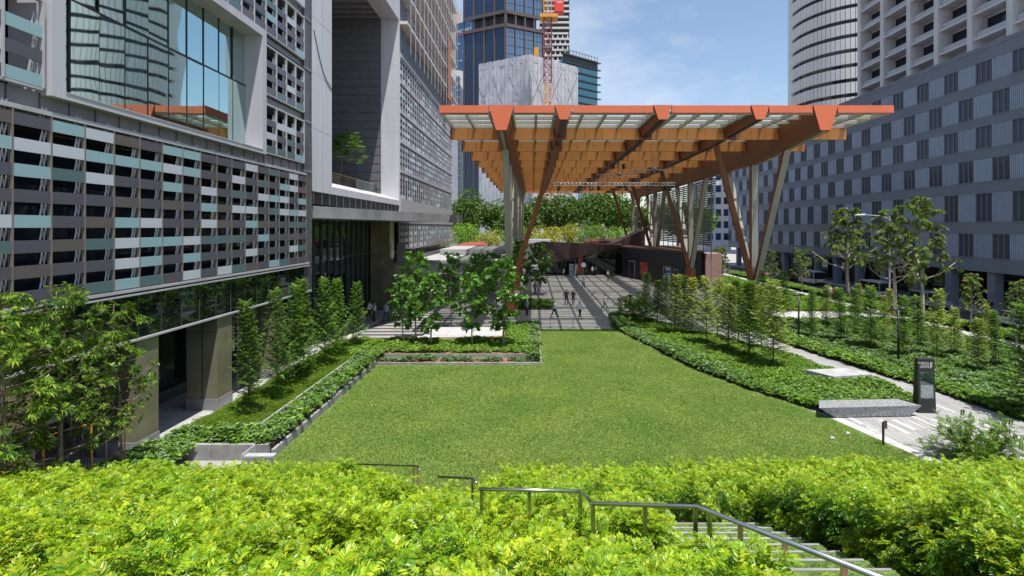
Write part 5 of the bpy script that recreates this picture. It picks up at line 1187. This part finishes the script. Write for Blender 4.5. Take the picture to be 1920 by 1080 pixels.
# ------------------------------------------------------------------ vehicles
def vehicle(name, label, cat, loc, rz, L, W, H, belt, prof_roof, paint, wheel_r=0.33, group='vehicles along the road'):
    """prof_roof: roof line points (u along length, z); body below belt height, glazed cabin above"""
    t = thing(name,label,cat,loc,rz,group); hw = W/2
    low = [(-L/2,0.32),(-L/2+0.04,belt*0.75),(-L/2+0.15,belt),(L/2-0.12,belt*0.94),(L/2,belt*0.62),(L/2-0.03,0.30)]
    if prof_roof[-1][0] < L/2-0.5: low = [(-L/2,0.34),(-L/2+0.03,belt*0.8),(-L/2+0.12,belt),(prof_roof[-1][0],belt),(L/2-0.25,belt*0.86),(L/2,belt*0.62),(L/2-0.04,0.30)]
    def slab(pts, w0, w1, m, name, z0, z1, parent=t):
        mb = MB(); n = len(pts); f = lambda z: w0+(w1-w0)*(z-z0)/max(1e-6,z1-z0)
        for s_ in (-1,1): mb.v += [(s_*f(z),u,z) for u,z in pts]
        mb.f.append(tuple(range(n))); mb.m.append(0); mb.f.append(tuple(range(2*n-1,n-1,-1))); mb.m.append(0)
        for i in range(n): j = (i+1)%n; mb.f.append((i,n+i,n+j,j)); mb.m.append(0)
        o = mb.build(name,m,parent,False,True); bv = o.modifiers.new('bevel','BEVEL'); bv.width = 0.06; bv.segments = 2; bv.limit_method = 'ANGLE'; return o
    slab(low,hw,hw*0.97,paint,'body',0.3,belt)
    cab = [(prof_roof[0][0]-0.02,belt-0.02)]+prof_roof+[(prof_roof[-1][0]+0.02,belt-0.02)]
    pts = prof_roof
    slab(pts,hw*0.95,hw*0.84,M['glass_dark'],'windows',belt,H)
    rf = [(u*0.985,z+0.012) for u,z in pts if z > H-0.25]; rf = [(rf[0][0],H-0.09)]+[(u,z) for u,z in rf]+[(rf[-1][0],H-0.09)]
    slab(rf,hw*0.88,hw*0.85,paint,'roof',H-0.1,H)
    for u,z in ((pts[0][0]+0.12,0),(0.05,0),(pts[-1][0]-0.35,0)):
        for s_ in (-1,1): MB().bar((s_*hw*0.955,u,belt-0.02),(s_*hw*0.87,u*0.92,H-0.06),0.07,0.04,0,up=(1,0,0)).build('pillar',paint,t,False,True)
    for s_ in (-1,1):
        for u in (-L*0.31,L*0.31):
            w = MB().lathe([(wheel_r*0.62,-0.11),(wheel_r,-0.10),(wheel_r,0.10),(wheel_r*0.62,0.11)],18).build('wheel',M['black'],t,True,True); w.rotation_euler = (0,R(90),0); w.location = (s_*(hw-0.09),u,wheel_r)
            r_ = MB().lathe([(wheel_r*0.6,-0.115),(wheel_r*0.6,0.115)],12).build('rim',M['steel'],w,True,True)
    for s_ in (-1,1):
        MB().box(s_*hw*0.72-0.16,s_*hw*0.72+0.16,-L/2-0.015,-L/2+0.05,belt*0.68,belt*0.86).build('tail_light',M['red'],t,False,True)
        MB().box(s_*hw*0.70-0.18,s_*hw*0.70+0.18,L/2-0.14,L/2+0.012,belt*0.52,belt*0.66).build('headlight',M['white'],t,False,True)
    MB().box(-0.26,0.26,-L/2-0.02,-L/2+0.03,0.55,0.67).build('number_plate',M['white'],t,False,True)
    MB().box(-hw*0.92,hw*0.92,-L/2-0.03,-L/2+0.08,0.34,0.5).build('bumper',M['charcoal'],t,False,True)
PW = mat('white_car_paint',(0.62,0.63,0.64),0.25,var=0.03); PS = mat('silver_car_paint',(0.42,0.43,0.45),0.28,metal=0.4,var=0.05); PK_ = mat('black_car_paint',(0.02,0.02,0.024),0.25); PR = mat('maroon_car_paint',(0.16,0.02,0.02),0.3)
van = [(-2.3,1.0),(-2.25,1.95),(-2.1,2.1),(1.6,2.1),(1.9,1.95),(2.35,1.0)]
suv = [(-2.1,0.98),(-1.85,1.62),(-1.6,1.74),(0.3,1.72),(0.6,1.62),(1.25,0.98)]
sed = [(-1.75,0.9),(-1.1,1.38),(-0.8,1.44),(0.2,1.42),(0.45,1.36),(1.15,0.9)]
vehicle('minibus','white minibus driving away in front of the grey block','minibus',(42.6,66.5,0.005),0,4.9,1.8,2.1,1.0,van,PW)
vehicle('suv','silver sport utility car on the road behind the tall street tree','car',(43.2,58.2,0.005),R(180),4.5,1.85,1.74,0.98,suv,PS)
vehicle('parked_car','white saloon car at the right picture edge','car',(42.2,46.2,0.005),R(180),4.5,1.78,1.44,0.9,sed,PW)
vehicle('delivery_van','pale van far along the road by the small street tree','van',(42.8,82,0.005),0,4.8,1.8,2.1,1.0,van,PW)
vehicle('saloon_car','dark saloon car far along the road','car',(42.8,89,0.005),0,4.5,1.78,1.44,0.9,sed,PK_)
vehicle('saloon_car','maroon saloon car farthest along the road','car',(40.6,95,0.005),0,4.5,1.78,1.44,0.9,sed,PR)

# ------------------------------------------------------------------ street furniture
tt = thing('sign_totem','black sign totem with white lettering and a display window beside the path','sign',site(1733,772),R(-4))
H = 2.5
MB().hexa([(-0.40,-0.22,0.04),(0.40,-0.22,0.04),(0.40,0.22,0.04),(-0.40,0.22,0.04),(-0.36,-0.13,H),(0.36,-0.13,H),(0.36,0.13,H),(-0.36,0.13,H)]).build('body',M['black'],tt,False,True)
MB().box(-0.42,0.42,-0.24,0.24,0,0.04).build('base_plate',M['charcoal'],tt,False,True)
MB().box(-0.38,0.38,-0.15,0.15,H,H+0.03).build('cap',M['charcoal'],tt,False,True)
tilt = math.atan2(0.09,2.46)
def onf(z, off=0.0): return -0.22+0.09*(z-0.04)/2.46-off
MB().hexa([(-0.31,onf(0.68,0.012),0.68),(0.31,onf(0.68,0.012),0.68),(0.31,onf(0.68)+0.02,0.68),(-0.31,onf(0.68)+0.02,0.68),(-0.29,onf(1.92,0.012),1.92),(0.29,onf(1.92,0.012),1.92),(0.29,onf(1.92)+0.02,1.92),(-0.29,onf(1.92)+0.02,1.92)]).build('display_window',mirror_glass('display_glass',(0.02,0.03,0.03),(0.7,0.8,0.8),0.2),tt,False,True)
MB().hexa([(-0.28,onf(0.74,0.02),0.74),(0.28,onf(0.74,0.02),0.74),(0.28,onf(0.74),0.74),(-0.28,onf(0.74),0.74),(-0.27,onf(1.30,0.02),1.30),(0.27,onf(1.30,0.02),1.30),(0.27,onf(1.30),1.30),(-0.27,onf(1.30),1.30)]).build('notice_sheet',mat('grey_notice',(0.22,0.25,0.24),0.5,var=0.3,scale=12),tt,False,True)
def ttext(body, size, x, z, align='RIGHT'):
    o = text(body,size,(0,0,0),(R(90)-tilt,0,0),M['paver_white'],None,'lettering',0.004,align); o.parent = tt; o.location = (x,onf(z,0.008),z)
for i,w in enumerate(('TANJONG','PAGAR','CENTRE')): ttext(w,0.115,0.13,2.30-i*0.095)
MB().box(0.17,0.21,onf(2.2,0.014),onf(2.2),2.10,2.38).box(0.225,0.255,onf(2.2,0.014),onf(2.2),2.16,2.38).build('logo',M['paver_white'],tt,False,True)

x,y,z = site(1625,778); b = thing('stone_bench','long wedge ended speckled granite bench at the lawn corner','bench',(x,y,0),R(3))
MB().hexa([(-1.75,-0.35,0.05),(1.85,-0.35,0.05),(1.6,0.45,0.05),(-1.2,0.45,0.05),(-2.55,-0.45,0.52),(2.35,-0.38,0.52),(1.95,0.6,0.52),(-1.9,0.6,0.52)]).build('seat_block',M['granite'],b,False,True)
MB().box(-1.4,1.3,-0.1,0.4,0,0.05).build('plinth',M['charcoal'],b,False,True)
b = thing('stone_platform','flat pale granite block half sunk in the shrubs beside the path','bench',site(1580,716),R(3))
MB().hexa([(-0.9,-0.6,0),(1.55,-0.25,0),(0.9,0.95,0),(-1.75,0.75,0),(-0.9,-0.6,0.48),(1.55,-0.25,0.48),(0.9,0.95,0.52),(-1.75,0.75,0.52)]).build('block',M['concrete'],b,False,True)
b = thing('stone_platform','broad pale paved stone platform among the fig trees','platform',(-5.5,41.8,0))
part('base', MB().prism([(-8.9,40.2),(-2.4,40.9),(-2.2,44.3),(-8.3,44.3)],0,0.42), M['granite_light'], b)
for i in range(4):
    for j in range(3):
        x0 = -8.2+i*1.5; y0 = 41.05+j*1.08; part('slab', MB().box(x0+0.01,x0+1.49,y0+0.01,y0+1.07,0.42,0.45), M['granite_light'], b)
x,y,z = site(1656,836); pz = thing('marker_post','slim dark marker post with a small plate on the lawn edge','post',(x,y,0),0)
MB().box(-0.035,0.035,-0.03,0.03,0,0.95).build('post',M['charcoal'],pz,False,True); MB().box(-0.02,0.13,-0.05,-0.031,0.7,1.02).build('plate',M['darkgrey'],pz,False,True)
def lamp(px, py, label):
    t = thing('lamp_post',label,'lamp post',site(px,py),0.4,'black path lamps')
    MB().tube([(0,0,0),(0,0,3.4)],[0.075,0.06],10).build('pole',M['black'],t,True,True); MB().lathe([(0.14,0),(0.14,0.06),(0.08,0.1)],12).build('base',M['black'],t,False,True)
    MB().bar((-0.32,0,3.42),(0.32,0,3.42),0.06,0.05).build('arm',M['black'],t,False,True)
    for s_ in (-1,1):
        hd = MB().lathe([(0.05,3.40),(0.20,3.45),(0.22,3.52),(0.10,3.58)],12,(s_*0.36,0)).build('lamp_head',M['charcoal'],t,True,True)
lamp(1497.6,637,'black lamp post with two discs, left one beyond the path'); lamp(1684.6,681,'black lamp post with two discs behind the sign totem')
t = thing('lamp_post','grey lamp post among the fig trees before the pavilion','lamp post',(-7.6,55,0),0,'black path lamps')
MB().tube([(0,0,0),(0,0,5.0)],[0.08,0.06],8).build('pole',M['midgrey'],t,True,True); MB().lathe([(0.05,4.9),(0.38,5.0),(0.32,5.14),(0.08,5.2)],12).build('lamp_head',M['midgrey'],t,True,True)
sl = thing('street_lamp','pale street lamp arm reaching over the road trees','street lamp',(38.4,57.5,0))
part('pole', MB().tube([(38.4,57.5,0),(38.4,57.5,9.6)],[0.1,0.07],8), M['lightgrey'], sl); part('arm', MB().tube([(38.4,57.5,9.6),(37.6,57.5,9.95),(35.6,57.5,10.1)],[0.07,0.055,0.045],6), M['lightgrey'], sl)
part('lamp_head', MB().hexa([(34.7,57.35,10.04),(35.7,57.35,10.06),(35.7,57.65,10.06),(34.7,57.65,10.04),(34.8,57.4,10.14),(35.7,57.4,10.22),(35.7,57.6,10.22),(34.8,57.6,10.14)]), M['white'], sl)
# handrails down the slope
def rail(pts, posts, label, r=0.023):
    t = thing('handrail',label,'handrail',(pts[0][0],pts[0][1],zg(pts[0][1])),0,'steel handrails on the slope')
    part('top_rail', MB().tube(pts,r,10), M['steel'], t, True)
    for (x,y,z) in posts: part('post', MB().box(x-0.022,x+0.022,y-0.012,y+0.012,zg(y)-0.1,z), M['steel'], t)
def at(px, py, y): return ((px-1000)*y/1000, y, CAM_H-(py-427)*y/1000)
A1,B1,C1 = at(1112,944,5.7),at(1308,950,5.65),at(1660,1088,3.55)
def mid(a,b,t): return tuple(a[i]+(b[i]-a[i])*t for i in range(3))
D1 = at(1088,921,6.5)
rail([D1,A1,B1,C1],[A1,mid(A1,B1,0.5),mid(A1,B1,0.98),mid(B1,C1,0.1),mid(B1,C1,0.32),mid(B1,C1,0.58),mid(B1,C1,0.85),D1],'steel handrail around the upper landing above the grass steps')
rail([at(898,917,6.55),D1],[at(903,917,6.55),mid(at(898,917,6.55),D1,0.5)],'straight steel handrail left of the upper landing',0.022)
rail([at(820,894,9.9),at(888,897,9.9),at(893,905,8.9)],[at(886,897,9.9)],'short steel handrail partly hidden in the lime hedge')
rail([at(640,869,15.2),at(785,874,15.2),at(787,880,14.3)],[at(783,874,15.2),at(776,874,15.2)],'lowest steel handrail near the lawn at the left hedge')
# grass steps with concrete edging
stp = tag(sheet('grass_steps',[(1.8,5.5),(4.5,5.5),(4.5,12.5),(1.8,12.5)],-0.02,M['soil']),kind='structure')
mb = MB()
for k in range(10):
    y1 = 10.4-k*0.55; z = zg(y1)+0.16
    mb.box(1.78,4.45,y1-0.55,y1,zg(y1)-0.3,z)
    place(MB().box(-1.33,1.28,-0.022,0.022,-0.07,0.012).mesh('step_edging',[M['kerb']]),'step_edging',stp,(3.12,y1,z))
part('turf_treads', mb, M['lawn'], stp)
P,Q,S,V = [],[],[],[]
for k in range(10):
    y1 = 10.4-k*0.55
    for j in range(7): P.append((2.0+j*0.36,y1-0.28,zg(y1)+0.16)); Q.append((0,0,rng.uniform(0,6.28))); S.append(0.30); V.append(rng.integers(0,5))
scatter('grass',P,Q,S,V,[grass_mesh(L_['grass'],340,0.75,0.20,0.03) for _ in range(5)],'short turf growing on the slope steps beside the handrail','grass')
rk = thing('pale_rock','pale pinkish rock at the foot of the handrail post','rock',(0.62,5.2,zg(5.2)+0.55))
bm = bmesh.new(); bmesh.ops.create_icosphere(bm,subdivisions=2,radius=0.09)
for v in bm.verts: v.co *= 1+0.18*math.sin(v.co.x*40+v.co.z*31)
me = bpy.data.meshes.new('stone'); bm.to_mesh(me); bm.free(); me.materials.append(mat('pink_stone',(0.45,0.36,0.32),0.9)); local(me,'stone',rk)
# metal channel box at the planter corner
ch = thing('planter_channel','folded grey metal drain channel at the corner of the left planter','drain',(-9.9,19.4,0))
part('front_plate', MB().box(-10.35,-9.3,19.0,19.06,0.0,0.52), M['midgrey'], ch); part('top_plate', MB().box(-10.35,-9.3,19.07,19.35,0.5,0.53), M['lightgrey'], ch); part('side_plate', MB().box(-10.4,-10.36,19.0,19.9,0.0,0.62), M['lightgrey'], ch); part('floor_plate', MB().box(-10.35,-8.7,18.75,18.99,0.02,0.10), M['lightgrey'], ch)
# orange framed mesh fence panel and left rail
fx = thing('mesh_fence_panel','orange framed wire mesh fence panel under the left trees','fence',(-13.6,16.2,0.6))
pA, pB = Vector((-14.6,15.9,0)), Vector((-13.75,16.6,0))
part('frame', MB().tube([(pA.x,pA.y,0.4),(pA.x,pA.y,2.35),(pA.x+0.08,pA.y+0.06,2.48),(pB.x,pB.y,2.62),(pB.x,pB.y,0.4)],0.028,6), M['yellow'], fx)
mb = MB()
for k in range(17):
    t_ = (k+0.5)/17; q = pA.lerp(pB,t_); mb.bar((q.x,q.y,0.5),(q.x,q.y,2.42+0.14*t_),0.009,0.009)
for k in range(24): z = 0.6+k*0.08; mb.bar((pA.x,pA.y,z),(pB.x,pB.y,z),0.009,0.009)
tag(part('wire_mesh', mb, M['charcoal'], fx), kind='stuff')
hr = thing('ramp_rail','thin steel ramp rail behind the left trees','handrail',(-13.5,16.8,0))
part('rail', MB().tube([(-13.9,16.8,1.7),(-12.9,17.0,2.35)],0.025,6), M['steel'], hr)
for (x,z) in ((-13.5,1.95),(-12.9,2.35)): part('post', MB().tube([(x,16.85,0),(x,16.85,z)],0.022,6), M['steel'], hr)
# rope barrier, banners, round sign
rb = thing('rope_barrier','low rope barrier with thin posts where plaza meets lawn','barrier',(3.3,46.2,0))
ps = [site(1032,616),site(1075,616),site(1120,616)]
for q in ps: part('post', MB().tube([(q[0],46.3,0),(q[0],46.3,1.0)],0.03,8), M['steel'], rb); part('foot', MB().lathe([(0.17,0),(0.17,0.02),(0.04,0.05)],12,(q[0],46.3)), M['steel'], rb)
for a,c in zip(ps[:-1],ps[1:]): part('rope', MB().tube([(a[0]+(c[0]-a[0])*t,46.3,0.95-0.10*math.sin(math.pi*t)) for t in np.linspace(0,1,7)],0.016,5), M['lightgrey'], rb)
for (px,m,lb) in ((1071,'white','white standing shop banner at the back of the plaza'),(1080,'teal','teal standing shop banner at the back of the plaza')):
    if m == 'teal': M['teal'] = mat('teal_banner',(0.02,0.16,0.24),0.6,var=0.5,scale=3)
    x,y,z = site(px,518); t = thing('shop_banner',lb,'banner',(x,y,0)); part('panel', MB().box(x-0.36,x+0.36,y-0.03,y+0.03,0.08,2.2), M[m], t); part('foot', MB().box(x-0.4,x+0.4,y-0.25,y+0.25,0,0.08), M['midgrey'], t)
    for k in range(4): part('print_band', MB().box(x-0.25,x+0.25,y-0.04,y-0.031,0.45+k*0.42,0.60+k*0.42), mat('banner_print_%s%d'%(m,k),((0.3,0.1,0.05),(0.05,0.04,0.04),(0.4,0.2,0.1),(0.3,0.05,0.04))[k] if m == 'white' else (0.5,0.6,0.6),0.6), t)
x,y,z = site(1094,519); t = thing('round_sign','round white sign disc on a post before the shop','sign',(x,y,0)); part('post', MB().tube([(x,y,0),(x,y,1.6)],0.04,6), M['lightgrey'], t)
o = MB().lathe([(0.42,-0.03),(0.42,0.03)],24).build('disc',M['white'],t); o.rotation_euler = (R(90),0,0); o.matrix_parent_inverse = Matrix(); o.location = (0,-0.08,2.1)
# litter on the lawn
for (px,py,lb) in ((1561,824,'scrap of white litter on the lawn near the marker post'),(1590,815,'smaller white scrap on the lawn near the path')):
    x,y,z = site(px,py); o = MB().hexa([(-.09,-.06,0),(.09,-.04,0),(.08,.06,0),(-.07,.07,0),(-.05,-.03,.05),(.06,-.03,.07),(.05,.04,.05),(-.04,.05,.08)]).build('paper_scrap',M['paver_white']); o.location = (x,y,0.05); tag(o,lb,'litter')
